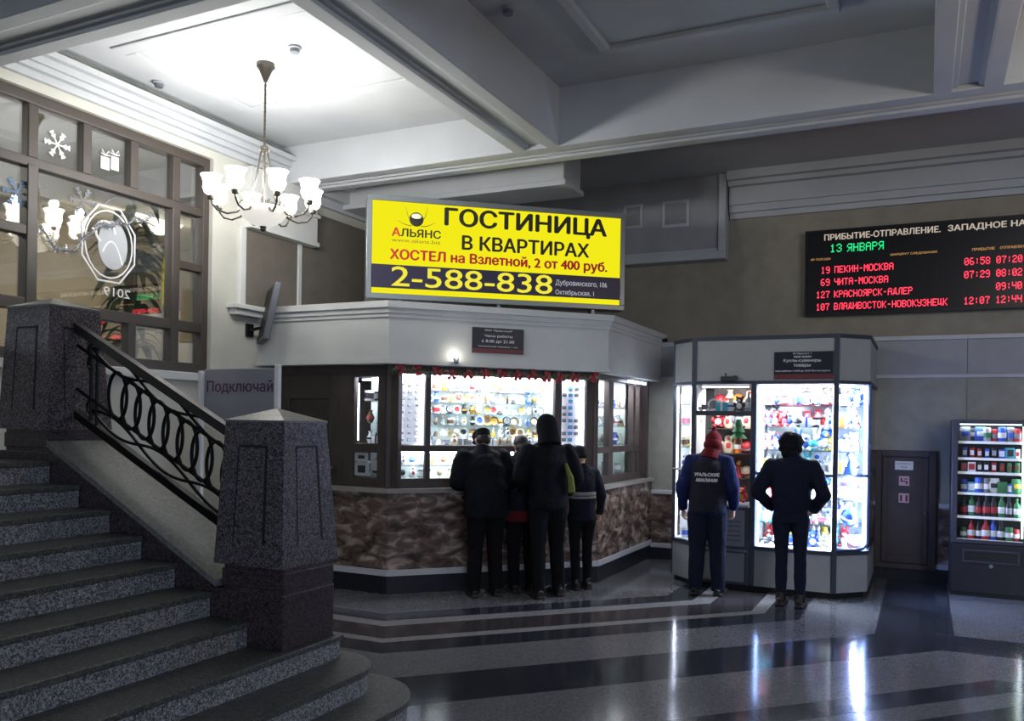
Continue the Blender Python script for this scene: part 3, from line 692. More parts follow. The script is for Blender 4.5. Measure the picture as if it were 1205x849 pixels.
b_ = MB(KR); b_.box(.05, 1.80, .50, .53, 1.07, SO); b_.build('display_board', M_board, ki)
SHZ = (1.165, 1.30, 1.445, 1.60, 1.725, 1.85, 1.975, 2.10)               # shelf heights behind the front
M_shelf = glassmat('shelf_glass', .05, (.86, .93, .92))
for i, z in enumerate(SHZ):
    b_ = MB(KD); d0 = .16 if z < 1.5 else .44
    b_.box(.02, 2.36, d0, .62, z - .012, z - .004); b_.build('shelf', M_shelf if i else M_white, ki)
for z in (1.165, 1.52, 1.74, 1.97):
    b_ = MB(KL); b_.box(1.08, 1.6, .16, .52, z - .012, z - .004); b_.build('shelf', M_shelf, ki)
    b_ = MB(KR); b_.box(.08, 1.74, .16, .50, z - .012, z - .004); b_.build('shelf', M_shelf, ki)
# lit tubes inside
def tube_light(K, parent, p0, p1, mat_=M_tube, r=.013, name='light_tube'):
    b = MB(K); b.tube([p0, p1], r, 8); return b.build(name, mat_, parent, smooth=True)
tube_light(KD, ki, (.15, .2, 2.315), (2.22, .2, 2.315)); tube_light(KD, ki, (.15, .56, 2.315), (2.22, .56, 2.315))
for x in (.10, .425, 1.895, 2.27): tube_light(KD, ki, (x, .19, 1.52), (x, .19, 2.24))
tube_light(KL, ki, (1.16, .2, 2.19), (1.5, .2, 2.19), r=.008); tube_light(KL, ki, (1.135, .17, 1.55), (1.135, .17, 2.15), r=.008)
tube_light(KR, ki, (.14, .22, 2.3), (1.7, .22, 2.3), r=.01); tube_light(KR, ki, (.1, .17, 1.2), (.1, .17, 2.24), r=.01)
def alight(Mw, x, y, z, sx, sy, power, col, dx=0, dy=0, dz=-1, name='display_light'):
    p = Mw @ Vector((x, y, z)); t = Mw @ Vector((x + dx, y + dy, z + dz)); return area(name, p, t, sx, sy, power, col)
alight(FR['D'], 1.18, .30, 2.30, 2.0, .28, 75, (.95, .97, 1.0), 0, .55, -1)
alight(FR['L'], 1.3, .30, 2.30, .3, .28, 12, (.95, .97, 1.0), 0, .1, -1)
alight(FR['R'], .9, .28, 2.29, 1.5, .25, 30, (.95, .97, 1.0), 0, .15, -1)
tube_light(KD, ki, (.15, .17, 1.435), (2.22, .17, 1.435), M_tube, .007)
alight(FR['D'], 1.18, .19, 1.43, 2.0, .05, 20, (.95, .97, 1.0), 0, .9, -.8)
# tinsel garland with red bows under the fascia
gl = thing('tinsel_garland', 'tinsel garland with red bows along the top of the kiosk front', 'garland', tuple((FR['D'] @ Vector((1.2, -.03, 2.27)))))
GM = inv(gl) @ FR['D']; rnd = random.Random(3)
b_ = MB(GM); pth = [(x, .0, 2.275 + .012 * math.sin(x * 14)) for x in [.02 + i * .02 for i in range(117)]]
b_.tube(pth, .012, 5)
for p in pth:
    for _ in range(26):
        d = Vector((rnd.uniform(-1, 1), rnd.uniform(-1, 1), rnd.uniform(-1.1, .8))).normalized() * rnd.uniform(.045, .085); s_ = Vector((rnd.uniform(-1, 1), rnd.uniform(-1, 1), rnd.uniform(-1, 1))).normalized() * .005
        q = Vector(p); b_._f([b_._v(q - s_), b_._v(q + s_), b_._v(q + d)])
b_.build('tinsel', mat('dull_green_tinsel', (142, 152, 134), .3, .4, var=.5, vscale=60), gl, fix=False)
M_bow = mat('red_bow', (168, 30, 38), .4, var=.15)
for i in range(13):
    x = .10 + i * .178 + rnd.uniform(-.03, .03); z = 2.265 + rnd.uniform(-.02, .02)
    b_ = MB(GM)
    for k in range(5):
        a = 2 * PI * k / 5 + rnd.random(); c, s_ = math.cos(a), math.sin(a)
        b_.hull([(x, -.05, z), (x + .055 * c - .02 * s_, -.045, z + .055 * s_ + .02 * c), (x + .065 * c, -.055, z + .065 * s_), (x + .055 * c + .02 * s_, -.045, z + .055 * s_ - .02 * c)], [(x, -.035, z), (x + .055 * c - .02 * s_, -.03, z + .055 * s_ + .02 * c), (x + .065 * c, -.04, z + .065 * s_), (x + .055 * c + .02 * s_, -.03, z + .055 * s_ - .02 * c)])
    b_.ball((x, -.05, z), .014, 8); b_.build('bow', M_bow, gl)
# opening-hours plaque on the fascia
pq = thing('hours_plaque', 'small navy opening-hours plaque with a red foot on the kiosk fascia', 'sign', tuple(FR['D'] @ Vector((1.11, -.11, 2.48))))
PM = inv(pq) @ FR['D']
b_ = MB(PM); b_.box(.83, 1.40, -.118, -.10, 2.482, 2.745, .003); pb = b_.build('plate', M_navy, pq)
b_ = MB(PM); b_.box(.832, 1.398, -.1195, -.1, 2.484, 2.525); b_.build('red_foot', M_redstrip, pq)
for s_, x0, x1, z0, z1 in (('ООО "Крым-клуб"', .96, 1.27, 2.705, 2.728), ('Часы работы', .96, 1.27, 2.642, 2.675), ('с 8.00 до 21.00', .93, 1.29, 2.585, 2.622), ('технический перерыв 1 час', .89, 1.33, 2.542, 2.56)):
    text(PM, s_, x0, x1, z0, z1, -.1185, M_txtw, pq)
# spotlight under the fascia and the strip lamp on the right side
sp = thing('spotlight', 'small lit spotlight clipped to the lower edge of the kiosk fascia', 'lamp', tuple(FR['D'] @ Vector((.64, -.14, 2.36))))
SM = inv(sp) @ FR['D']
b_ = MB(SM); b_.tube([(.64, -.10, 2.37), (.64, -.17, 2.37)], .008, 6); b_.lathe([(0, 0), (.022, 0), (.03, .05), (.026, .05), (.0, .012)], 14, M=T(.64, -.185, 2.36) @ RX(math.radians(-28))); b_.build('housing', M_alu, sp, smooth=True)
b_ = MB(SM); b_.ball((.64, -.168, 2.395), .021, 10); b_.build('bulb', emission('warm_bulb', (255, 246, 225), 40), sp, smooth=True)
pp = FR['D'] @ Vector((.64, -.20, 2.43)); point('spotlight_glow', pp, .55, (1, .95, .85), .02)
sl = thing('strip_lamp', 'short lit strip lamp under the soffit at the right end of the kiosk', 'lamp', tuple(FR['R'] @ Vector((1.45, .02, 2.30))))
SM = inv(sl) @ FR['R']
b_ = MB(SM); b_.box(1.0, 1.75, -.01, .03, 2.305, 2.333, .004); b_.build('batten', M_white, sl)
b_ = MB(SM); b_.tube([(1.03, .01, 2.293), (1.72, .01, 2.293)], .014, 8); b_.build('tube', M_tube, sl, smooth=True)

# ---- yellow lightbox on the roof
PL = A + DD * -.20 + NN * -.33; PR = A + DD * 2.63 + NN * .02
U = (PR - PL); SW = U.length; U.normalize(); VN = Vector((-U.y, U.x))          # VN points inward
SB = thing('advertising_lightbox', 'lit yellow hotel and hostel advertising lightbox standing on the corner kiosk roof', 'sign', ((PL.x + PR.x) / 2, (PL.y + PR.y) / 2, 2.955))
FS = Matrix(((U.x, VN.x, 0, PL.x), (U.y, VN.y, 0, PL.y), (0, 0, 1, 0), (0, 0, 0, 1)))
SM = inv(SB) @ FS; SZ0, SZ1 = 3.035, 4.115
M_sframe = mat('silver_sign_frame', (130, 136, 138), .35, .6)
b_ = MB(SM); b_.box(0, SW, .0, .20, SZ0, SZ1, .006); b_.build('casing', M_sframe, SB)
FWd = .055; IX0, IX1, IZ0, IZ1 = FWd, SW - FWd, SZ0 + FWd, SZ1 - FWd
b_ = MB(SM)
for (x0, x1, z0, z1) in ((0, SW, SZ0, IZ0), (0, SW, IZ1, SZ1), (0, IX0, IZ0, IZ1), (IX1, SW, IZ0, IZ1)): b_.box(x0, x1, -.025, .01, z0, z1, .005)
b_.build('frame', M_sframe, SB)
IW, IH = IX1 - IX0, IZ1 - IZ0
def su(u): return IX0 + u * IW
def sv(v): return IZ1 - v * IH
b_ = MB(SM); b_.box(IX0, IX1, -.006, .0, IZ0, IZ1); face = b_.build('lit_face', emission('lit_yellow_film', (250, 240, 28), .95), SB)
b_ = MB(SM); b_.box(IX0, IX1, -.008, -.006, sv(.938), sv(.685)); b_.build('dark_band', mat('dark_violet_film', (36, 30, 58), .4, emit=.12), SB)
M_sblack = mat('black_film', (34, 30, 14), .5); M_sred = mat('red_film', (178, 22, 24), .5, emit=.25); M_syel = emission('lit_yellow_letters', (250, 238, 70), .95); M_swhite = emission('lit_white_letters', (225, 225, 235), .55)
def st_(s_, u0, u1, v0, v1, m, bold=.0, y=-.0065): return text(SM, s_, su(u0), su(u1), sv(v1), sv(v0), y, m, SB, bold=bold)
st_('ГОСТИНИЦА', .276, .942, .022, .262, M_sblack, .036)
st_('В КВАРТИРАХ', .346, .868, .315, .475, M_sblack, .032)
st_('ХОСТЕЛ на Взлетной, 2 от 400 руб.', .068, .946, .508, .655, M_sred, .042)
st_('2-588-838', .075, .715, .70, .915, M_syel, .008, -.0085)
st_('Дубровинского, 106', .728, .945, .745, .82, M_swhite, .01, -.0085)
st_('Октябрьская, 1', .728, .89, .855, .925, M_swhite, .01, -.0085)
st_('ЛЬЯНС', .108, .264, .285, .375, M_sblack, .03); st_('А', .074, .108, .280, .375, M_sred, .03)
st_('www.alians.biz', .075, .262, .395, .435, mat('olive_film', (120, 112, 20), .5), .0)
b_ = MB(SM)                                                       # the emblem: a round head with a dark visor and four curved whiskers
cx, cz = su(.168), sv(.175)
b_.ball((cx, -.008, cz - .005), (.075, .004, .075), 20); b_.build('emblem', M_sblack, SB, smooth=True)
b_ = MB(SM); b_.ball((cx, -.011, cz + .028), (.055, .004, .028), 16); b_.build('emblem_highlight', mat('grey_white_film', (214, 216, 196), .5, emit=.3), SB, smooth=True)
b_ = MB(SM)
for sx in (-1, 1):
    b_.tube([(cx + sx * (.07 + .045 * t), -.008, cz + .0 + .11 * t * t + .02 * t) for t in [i / 8 for i in range(9)]], [.005 - .0004 * i for i in range(9)], 5)
    b_.tube([(cx + sx * (.05 + .15 * t), -.008, cz - .075 + .05 * t * t) for t in [i / 8 for i in range(9)]], [.005 - .0004 * i for i in range(9)], 5)
b_.build('emblem_whisker', mat('olive_line', (110, 104, 20), .5), SB)
for x in (.35, SW / 2, SW - .35):
    b_ = MB(SM); b_.box(x - .02, x + .02, .03, .15, 2.95, SZ0 + .01, .004); b_.build('foot', M_alu, SB)

# ================================================================== GLASS KIOSK
YK = 9.3
kp = [(-2.57, 10.93), (-2.57, 9.60), (-2.27, 9.30), (-.80, 9.30), (-.50, 9.60), (-.50, 10.93)]
k2 = thing('glass_kiosk', 'free-standing grey glass kiosk full of lit toys with chamfered corners', 'kiosk', (-1.535, 10.1, 0))
K2 = inv(k2)
def koff(d):
    """plan grown outward by d"""
    t = d * math.tan(PI / 8)
    return [(-2.57 - d, 10.93), (-2.57 - d, 9.60 - t), (-2.27 - t, 9.30 - d), (-.80 + t, 9.30 - d), (-.50 + d, 9.60 - t), (-.50 + d, 10.93)]
b_ = MB(K2); b_.prism(koff(-.03), 0, .06); b_.build('toe_kick', M_black, k2)
b_ = MB(K2); b_.prism(koff(0), .06, .45); b_.build('base', M_panelgr, k2)
b_ = MB(K2); b_.prism(koff(.012), .445, .485); b_.build('base_rail', M_aludk, k2)
b_ = MB(K2); b_.prism(koff(0), 2.245, 2.70); b_.build('header', M_panelgr, k2)
b_ = MB(K2); b_.prism(koff(.012), 2.215, 2.25); b_.build('header_rail', M_aludk, k2)
b_ = MB(K2); b_.prism(koff(.015), 2.69, 2.73); b_.build('top_rail', M_aludk, k2)
def kpost(x, y, r=.026, z0=.06, z1=2.73, name='post', m=M_aludk):
    b = MB(K2); b.box(x - r, x + r, y - r, y + r, z0, z1, .006); return b.build(name, m, k2)
for (x, y) in ((-2.27, 9.31), (-.80, 9.31)): kpost(x, y)
kpost(-2.56, 9.61, .018); kpost(-1.625, 9.315, .03, .06, 2.23)
# right corner: slim lit post and rounded bottom corner of the glass
def kbar(p0, p1, z, r=.016, name='glazing_bar'):
    b = MB(K2); b.tube([(p0[0], p0[1], z), (p1[0], p1[1], z)], r, 4); return b.build(name, M_aludk, k2)
kbar((-2.57, 9.6), (-2.27, 9.3), 1.265); kbar((-1.62, 9.31), (-.80, 9.31), 1.265); kbar((-.80, 9.3), (-.5, 9.6), 1.265); kbar((-.5, 9.6), (-.5, 10.9), 1.265)
b_ = MB(K2); pth = [(-.78, 9.32, .50), (-.58, 9.52, .50)] + [(-.58 + .08 * math.sin(a), 9.52 + .08 * math.sin(a), .58 - .08 * math.cos(a)) for a in [PI / 2 * i / 6 for i in range(1, 7)]] + [(-.5, 9.6, 1.2), (-.5, 9.6, 2.22)]
b_.tube(pth, .016, 8); b_.build('rounded_corner_frame', mat('blue_grey_frame', (84, 98, 150), .3, .4), k2, smooth=True)
b_ = MB(K2)
for q in ([(-2.56, 9.605), (-2.28, 9.325)], [(-1.59, 9.31), (-.83, 9.31)], [(-.78, 9.325), (-.51, 9.595)], [(-.505, 9.62), (-.505, 10.9)], [(-2.565, 9.63), (-2.565, 10.9)]):
    b = MB(K2); (xa, ya), (xb, yb) = q; n_ = Vector((yb - ya, xa - xb)).normalized() * .003
    b.prism([(xa - n_.x, ya - n_.y), (xb - n_.x, yb - n_.y), (xb + n_.x, yb + n_.y), (xa + n_.x, ya + n_.y)], .485, 2.215); b.build('glass_pane', M_glass, k2)
b_.bm.free()
# serving bay: top light, opening, counter door
b_ = MB(K2); b_.box(-2.25, -1.65, 9.30, 9.345, 1.875, 1.925, .005); b_.build('transom', M_aludk, k2)
b_ = MB(K2); b_.box(-2.25, -1.65, 9.318, 9.324, 1.92, 2.215); b_.build('glass_pane', M_glass, k2)
b_ = MB(K2); b_.box(-2.24, -1.66, 9.285, 9.33, .06, .90, .006); sd = b_.build('serving_door', M_aludk, k2)
b_ = MB(K2); b_.box(-2.20, -1.70, 9.278, 9.29, .47, .86, .004); b_.build('door_glass', mat('grey_sheet_behind_glass', (120, 124, 132), .3), sd)
b_ = MB(K2); b_.box(-2.20, -1.70, 9.278, 9.29, .09, .40, .004); b_.build('lower_door_panel', mat('grey_door_panel', (118, 122, 128), .45), sd)
b_ = MB(K2); b_.box(-2.22, -1.68, 9.262, 9.295, .415, .44, .004); b_.build('door_rail', M_alu, sd)
b_ = MB(K2); b_.box(-2.25, -1.65, 9.24, 9.70, .895, .92, .006); b_.build('counter', M_panelgr, k2)
for i, z in enumerate((.53, .58, .63, .68, .73)):
    b_ = MB(K2); b_.box(-2.05, -1.74, 9.274, 9.279, z, z + .012); b_.build('notice_line', mat('faded_print', (84, 88, 98), .6), sd)
# inner linings and shelves
b_ = MB(K2); b_.box(-1.60, -.54, 9.98, 10.0, .485, 2.215); b_.box(-1.605, -1.59, 9.36, 9.98, .485, 2.215); b_.build('display_back', M_board, k2)
b_ = MB(K2); b_.box(-2.55, -2.29, 9.86, 9.88, .485, 2.215); b_.box(-2.29, -2.275, 9.36, 9.88, .485, 2.215); b_.build('display_back', M_board, k2)
b_ = MB(K2); b_.box(-2.27, -1.6, 10.28, 10.30, .06, 2.215); b_.build('inner_wall', mat('brown_grey_lining', (112, 100, 96), .6, var=.1), k2)
b_ = MB(K2); b_.prism(koff(-.03), .45, .4865); b_.build('display_floor', M_white, k2)
KSH = (.487, .745, 1.005, 1.275, 1.52, 1.765, 2.0)
for z in KSH[1:]:
    b_ = MB(K2); b_.prism([(-1.59, 9.36), (-.80, 9.36), (-.55, 9.62), (-.55, 9.98), (-1.59, 9.98)], z - .012, z - .003); b_.build('shelf', M_shelf, k2)
    b_ = MB(K2); b_.prism([(-2.53, 9.63), (-2.30, 9.40), (-2.30, 9.86), (-2.53, 9.86)], z - .012, z - .003); b_.build('shelf', M_shelf, k2)
for z in (1.16, 1.45, 1.74, 2.0):
    b_ = MB(K2); b_.box(-2.26, -1.62, 9.98, 10.28, z - .014, z - .002); b_.build('inner_shelf', M_wooddk, k2)
# tubes
for (x, y, r, m) in ((-.535, 9.60, .017, M_tubeblue), (-.525, 9.80, .012, M_tubeblue), (-1.575, 9.365, .009, M_tubeblue), (-2.54, 9.645, .012, M_tube), (-2.315, 9.39, .008, M_tube), (-.83, 9.37, .006, M_tube)):
    tube_light(K2, k2, (x, y, .50), (x, y, 2.20), m, r)
tube_light(K2, k2, (-1.57, 9.38, 2.195), (-.83, 9.38, 2.195), M_tube, .010); tube_light(K2, k2, (-.8, 9.40, 2.195), (-.56, 9.63, 2.195), M_tube, .010)
tube_light(K2, k2, (-1.57, 9.38, .50), (-.83, 9.38, .50), M_tube, .006)
tube_light(K2, k2, (-2.2, 9.40, 2.19), (-1.7, 9.40, 2.19), M_tube, .007)
I4 = Matrix()
alight(I4, -1.2, 9.38, 1.25, .7, .04, 36, (.84, .9, 1.0), 0, .45, -1, 'kiosk_light')
alight(I4, -1.555, 9.40, 1.3, .04, 1.5, 30, (.8, .88, 1.0), 1, .4, 0, 'kiosk_side_light')
alight(I4, -1.15, 9.55, 2.20, .8, .3, 130, (.84, .9, 1.0), 0, .1, -1, 'kiosk_light')
alight(I4, -.60, 9.56, 1.35, .05, 1.6, 75, (.55, .68, 1.0), -1, -.05, 0, 'kiosk_side_light')
alight(I4, -.515, 9.64, 1.35, .03, 1.6, 60, (.42, .52, 1.0), 1, -.7, -.25, 'kiosk_corner_glow')
alight(I4, -2.42, 9.62, 2.20, .15, .2, 36, (.9, .94, 1.0), 0, .1, -1, 'kiosk_light')
alight(I4, -1.95, 9.75, 2.19, .4, .3, 16, (.95, .95, 1.0), 0, .3, -1, 'kiosk_light')
# plaque and camera
pq = thing('shop_plaque', 'navy shop plaque with white lettering and a red foot on the glass kiosk header', 'sign', (-1.12, 9.29, 2.26))
PM = inv(pq)
b_ = MB(PM); b_.box(-1.42, -.835, 9.284, 9.30, 2.265, 2.55, .003); b_.build('plate', M_navy, pq)
b_ = MB(PM); b_.box(-1.418, -.837, 9.2825, 9.2841, 2.267, 2.315); b_.build('red_foot', M_redstrip, pq)
for s_, x0, x1, z0, z1 in (('ИП Иванова Е. Г.', -1.23, -1.04, 2.522, 2.54), ('магазин', -1.22, -1.05, 2.487, 2.507), ('Куклы-сувениры', -1.325, -.955, 2.435, 2.476), ('товары', -1.225, -1.055, 2.385, 2.42), ('часы работы: с 8.00 до 20.00 без выходных', -1.41, -.86, 2.338, 2.36)):
    text(PM, s_, x0, x1, z0, z1, 9.2838, M_txtw, pq)
def security_cam(label, x, y, z, rz, s=1):
    o = thing('security_camera', label, 'camera', (x, y, z), rz); q = Matrix.Scale(s, 4)
    b = MB(q); b.box(-.075, .055, -.09, -.025, .0, .05, .006); b.build('housing', M_black, o)
    b = MB(q); b.lathe([(0, 0), (.032, 0), (.034, .06), (0, .06)], 14, M=T(.075, -.09, .03) @ RX(-PI / 2) ); b.build('lens_barrel', M_black, o, smooth=True)
    b = MB(q); b.tube([(-.02, -.06, .04), (-.02, -.03, .085), (-.02, -.002, .085)], .008, 6); b.build('bracket', M_aludk, o)
security_cam('black security camera on the glass kiosk header above the serving window', -1.91, 9.30, 2.245, .25)
security_cam('black security camera on the ledge between the two kiosks', -3.08, 10.95, 2.852, -.5, .8)

# ================================================================== VENDING MACHINE
vm = thing('vending_machine', 'grey glass-fronted vending machine stocked with bottles and snacks', 'vending machine', (.76, 10.6, 0))
V = inv(vm); VX0, VX1, VY = .288, 1.22, 10.22
M_vm = mat('graphite_metal', (62, 62, 72), .4, .3, var=.04)
b_ = MB(V)
b_.box(VX0, VX0 + .05, VY + .03, 10.9, .03, 1.87, .008); b_.box(1.0, VX1, VY + .03, 10.9, .03, 1.87, .008); b_.box(VX0 + .05, 1.0, VY + .03, 10.9, 1.835, 1.87); b_.box(VX0 + .05, 1.0, VY + .03, 10.9, .03, .575); b_.box(VX0 + .05, 1.0, 10.85, 10.9, .5, 1.84)
b_.build('cabinet', M_vm, vm)
b_ = MB(V)
for (x0, x1, z0, z1) in ((VX0, .345, .56, 1.87), (.345, .955, 1.835, 1.87), (.345, .955, .565, .60), (.955, VX1, .56, 1.87)): b_.box(x0, x1, VY, VY + .04, z0, z1, .005)
b_.build('door_frame', M_vm, vm)
b_ = MB(V); b_.box(.345, .955, VY + .012, VY + .018, .60, 1.835); b_.build('glass_door', M_glass, vm)
b_ = MB(V); b_.box(VX0, VX1, VY, VY + .05, .04, .555, .008); lp = b_.build('lower_panel', mat('black_violet_panel', (30, 28, 36), .35), vm)
b_ = MB(V); b_.box(.40, .93, VY - .012, VY + .01, .36, .38, .004); b_.box(.40, .93, VY - .012, VY + .01, .48, .50, .004); b_.box(.40, .42, VY - .012, VY + .01, .36, .5, .004); b_.box(.91, .93, VY - .012, VY + .01, .36, .5, .004); b_.build('tray_surround', M_vm, lp)
b_ = MB(V); b_.box(.42, .91, VY - .004, VY + .006, .38, .48); b_.build('tray_flap', M_black, lp)
b_ = MB(V); b_.lathe([(0, 0), (.02, 0), (.02, .02), (0, .022)], 12, M=T(.665, VY, .335) @ RX(PI / 2)); b_.build('lock', M_alu, lp, smooth=True)
b_ = MB(V); b_.box(VX0, VX1, VY + .03, 10.88, 0, .035); b_.build('foot', M_black, vm)
b_ = MB(V); b_.box(.345, 1.0, 10.55, 10.56, .58, 1.835); b_.box(.338, .346, VY + .04, 10.55, .58, 1.835); b_.box(.96, .97, VY + .04, 10.55, .58, 1.835); b_.build('lining', mat('dark_green_lining', (40, 52, 54), .5), vm)
VSH = (.60, .845, 1.095, 1.315, 1.465, 1.64)
for z in VSH:
    b_ = MB(V); b_.box(.346, .96, VY + .05, 10.55, z - .004, z); b_.build('shelf', M_alu, vm)
    b_ = MB(V); b_.box(.346, .96, VY + .045, VY + .055, z - .022, z + .004); b_.build('price_rail', mat('white_price_rail', (226, 232, 232), .4, emit=.25), vm)
tube_light(V, vm, (.945, VY + .035, .64), (.945, VY + .035, 1.80), emission('cabinet_tube', (228, 244, 255), 9), .008)
tube_light(V, vm, (.36, VY + .035, 1.822), (.93, VY + .035, 1.822), emission('cabinet_tube', (214, 240, 250), 4), .006)
alight(I4, .65, VY + .07, 1.82, .55, .05, 1.4, (.8, .95, 1.0), 0, .35, -1, 'vending_light')
alight(I4, .93, VY + .08, 1.2, .03, 1.1, .8, (.8, .95, 1.0), -1, .25, 0, 'vending_light')

# ================================================================== DEPARTURE BOARD
G5 = {'П': '11111 10001 10001 10001 10001 10001 10001', 'Е': '11111 10000 10000 11110 10000 10000 11111', 'К': '10001 10010 10100 11000 10100 10010 10001', 'И': '10001 10001 10011 10101 11001 10001 10001',
      'Н': '10001 10001 10001 11111 10001 10001 10001', 'М': '10001 11011 10101 10101 10001 10001 10001', 'О': '01110 10001 10001 10001 10001 10001 01110', 'С': '01110 10001 10000 10000 10000 10001 01110',
      'В': '11110 10001 10001 11110 10001 10001 11110', 'А': '01110 10001 10001 11111 10001 10001 10001', 'Ч': '10001 10001 10001 01111 00001 00001 00001', 'Т': '11111 00100 00100 00100 00100 00100 00100',
      'Р': '11110 10001 10001 11110 10000 10000 10000', 'Я': '01111 10001 10001 01111 00101 01001 10001', 'Л': '00111 01001 01001 01001 01001 01001 10001', 'Д': '00110 01010 01010 01010 01010 11111 10001',
      'У': '10001 10001 10001 01111 00001 10001 01110', 'З': '01110 10001 00001 00110 00001 10001 01110', 'Ц': '10010 10010 10010 10010 10010 11111 00001', '-': '00000 00000 00000 01110 00000 00000 00000',
      ':': '00000 00100 00100 00000 00100 00100 00000', '0': '01110 10001 10011 10101 11001 10001 01110', '1': '00100 01100 00100 00100 00100 00100 01110', '2': '01110 10001 00001 00110 01000 10000 11111', '3': '01110 10001 00001 00110 00001 10001 01110',
      '4': '10001 10001 10001 11111 00001 00001 00001', '5': '11111 10000 11110 00001 00001 10001 01110', '6': '01110 10000 10000 11110 10001 10001 01110', '7': '11111 00001 00010 00100 00100 00100 00100', '8': '01110 10001 10001 01110 10001 10001 01110', '9': '01110 10001 10001 01111 00001 00001 01110'}
db = thing('departure_board', 'black arrivals and departures board with red dot-matrix rows on the back wall', 'board', (.6, 10.93, 3.63))
DBM = inv(db); BX0, BX1, BZ0, BZ1, BY = -1.315, 2.62, 3.12, 4.143, 10.85
b_ = MB(DBM); b_.box(BX0, BX1, BY, 11.0, BZ0, BZ1, .006); b_.build('casing', mat('black_board_casing', (14, 14, 18), .35), db)
b_ = MB(DBM)
for (x0, x1, z0, z1) in ((BX0, BX1, BZ0, BZ0 + .025), (BX0, BX1, BZ1 - .025, BZ1), (BX0, BX0 + .025, BZ0, BZ1), (BX1 - .025, BX1, BZ0, BZ1)): b_.box(x0, x1, BY - .012, BY + .01, z0, z1)
b_.build('frame', M_black, db)
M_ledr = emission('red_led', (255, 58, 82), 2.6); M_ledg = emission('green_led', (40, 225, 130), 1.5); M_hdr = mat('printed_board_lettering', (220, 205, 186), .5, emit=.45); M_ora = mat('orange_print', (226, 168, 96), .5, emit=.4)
def led(s_, x0, x1, z0, z1, m, name='led_row'):
    b = MB(DBM); n = len(s_); cw = (x1 - x0) / (n * 6 - 1); chh = (z1 - z0) / 7; any_ = False
    for i, c_ in enumerate(s_):
        g = G5.get(c_)
        if not g: continue
        for r, row in enumerate(g.split()):
            for k, bit in enumerate(row):
                if bit == '1':
                    x = x0 + (i * 6 + k) * cw; z = z1 - (r + 1) * chh
                    b.quad((x, BY - .003, z), (x + cw * .94, BY - .003, z), (x + cw * .94, BY - .003, z + chh * .9), (x, BY - .003, z + chh * .9)); any_ = True
    return b.build(name, m, db)
text(DBM, 'ПРИБЫТИЕ-ОТПРАВЛЕНИЕ.', -1.10, .155, 4.015, 4.092, BY - .001, M_hdr, db, 'heading', bold=.03)
text(DBM, 'ЗАПАДНОЕ НАПРАВЛЕНИЕ', .225, 1.63, 4.005, 4.09, BY - .001, M_hdr, db, 'heading', bold=.03)
led('13', -1.032, -.90, 3.87, 3.968, M_ledg, 'led_date'); led('ЯНВАРЯ', -.84, -.44, 3.865, 3.963, M_ledg, 'led_date')
for s_, x0, x1 in (('№ ПОЕЗДА', -1.245, -1.02), ('МАРШРУТ СЛЕДОВАНИЯ', -.366, .12), ('ПРИБЫТИЕ', .474, .696), ('ОТПРАВЛЕНИЕ', .745, 1.03), ('ПУТЬ', 1.25, 1.4)):
    text(DBM, s_, x0, x1, 3.778, 3.808, BY - .001, M_ora, db, 'column_title', bold=.02)
for i, (num, name_, t1, t2, x1) in enumerate((('19', 'ПЕКИН-МОСКВА', '06:58', '07:20', -.333), ('69', 'ЧИТА-МОСКВА', '07:29', '08:02', -.387), ('127', 'КРАСНОЯРСК-АДЛЕР', '', '09:40', -.128), ('107', 'ВЛАДИВОСТОК-НОВОКУЗНЕЦК', '12:07', '12:44', .233))):
    zt = 3.703 - i * .1475; zb = zt - .082
    led(num, -1.03 - .05 * len(num) - .0, -1.03, zb, zt, M_ledr); led(name_, -.978, x1, zb, zt, M_ledr)
    if t1: led(t1, .398, .652, zb, zt, M_ledr)
    led(t2, .713, .962, zb, zt, M_ledr)
# wall vents on the dropped frieze
for x0, x1, z0, z1, lab in ((-3.10, -2.74, 4.33, 4.68, 'square pale vent grille on the frieze, the one nearer the departure board'), (-3.63, -3.36, 4.36, 4.68, 'pale vent grille on the frieze just above the lightbox')):
    o = thing('vent_grille', lab, 'vent', ((x0 + x1) / 2, YB - .16, z0), group='vents on the frieze'); VM = inv(o)
    b_ = MB(VM); b_.box(x0, x1, YB - .18, YB - .16, z0, z0 + .04, .004); b_.box(x0, x1, YB - .18, YB - .16, z1 - .04, z1, .004); b_.box(x0, x0 + .04, YB - .18, YB - .16, z0, z1, .004); b_.box(x1 - .04, x1, YB - .18, YB - .16, z0, z1, .004); b_.build('frame', M_ceil, o)
    b_ = MB(VM)
    for i in range(7): b_.hull([(x0 + .04, YB - .175, z0 + .05 + i * .036), (x1 - .04, YB - .175, z0 + .05 + i * .036), (x1 - .04, YB - .162, z0 + .07 + i * .036), (x0 + .04, YB - .162, z0 + .07 + i * .036)], [(x0 + .04, YB - .175, z0 + .054 + i * .036), (x1 - .04, YB - .175, z0 + .054 + i * .036), (x1 - .04, YB - .162, z0 + .074 + i * .036), (x0 + .04, YB - .162, z0 + .074 + i * .036)])
    b_.build('slats', M_wallmid, o)

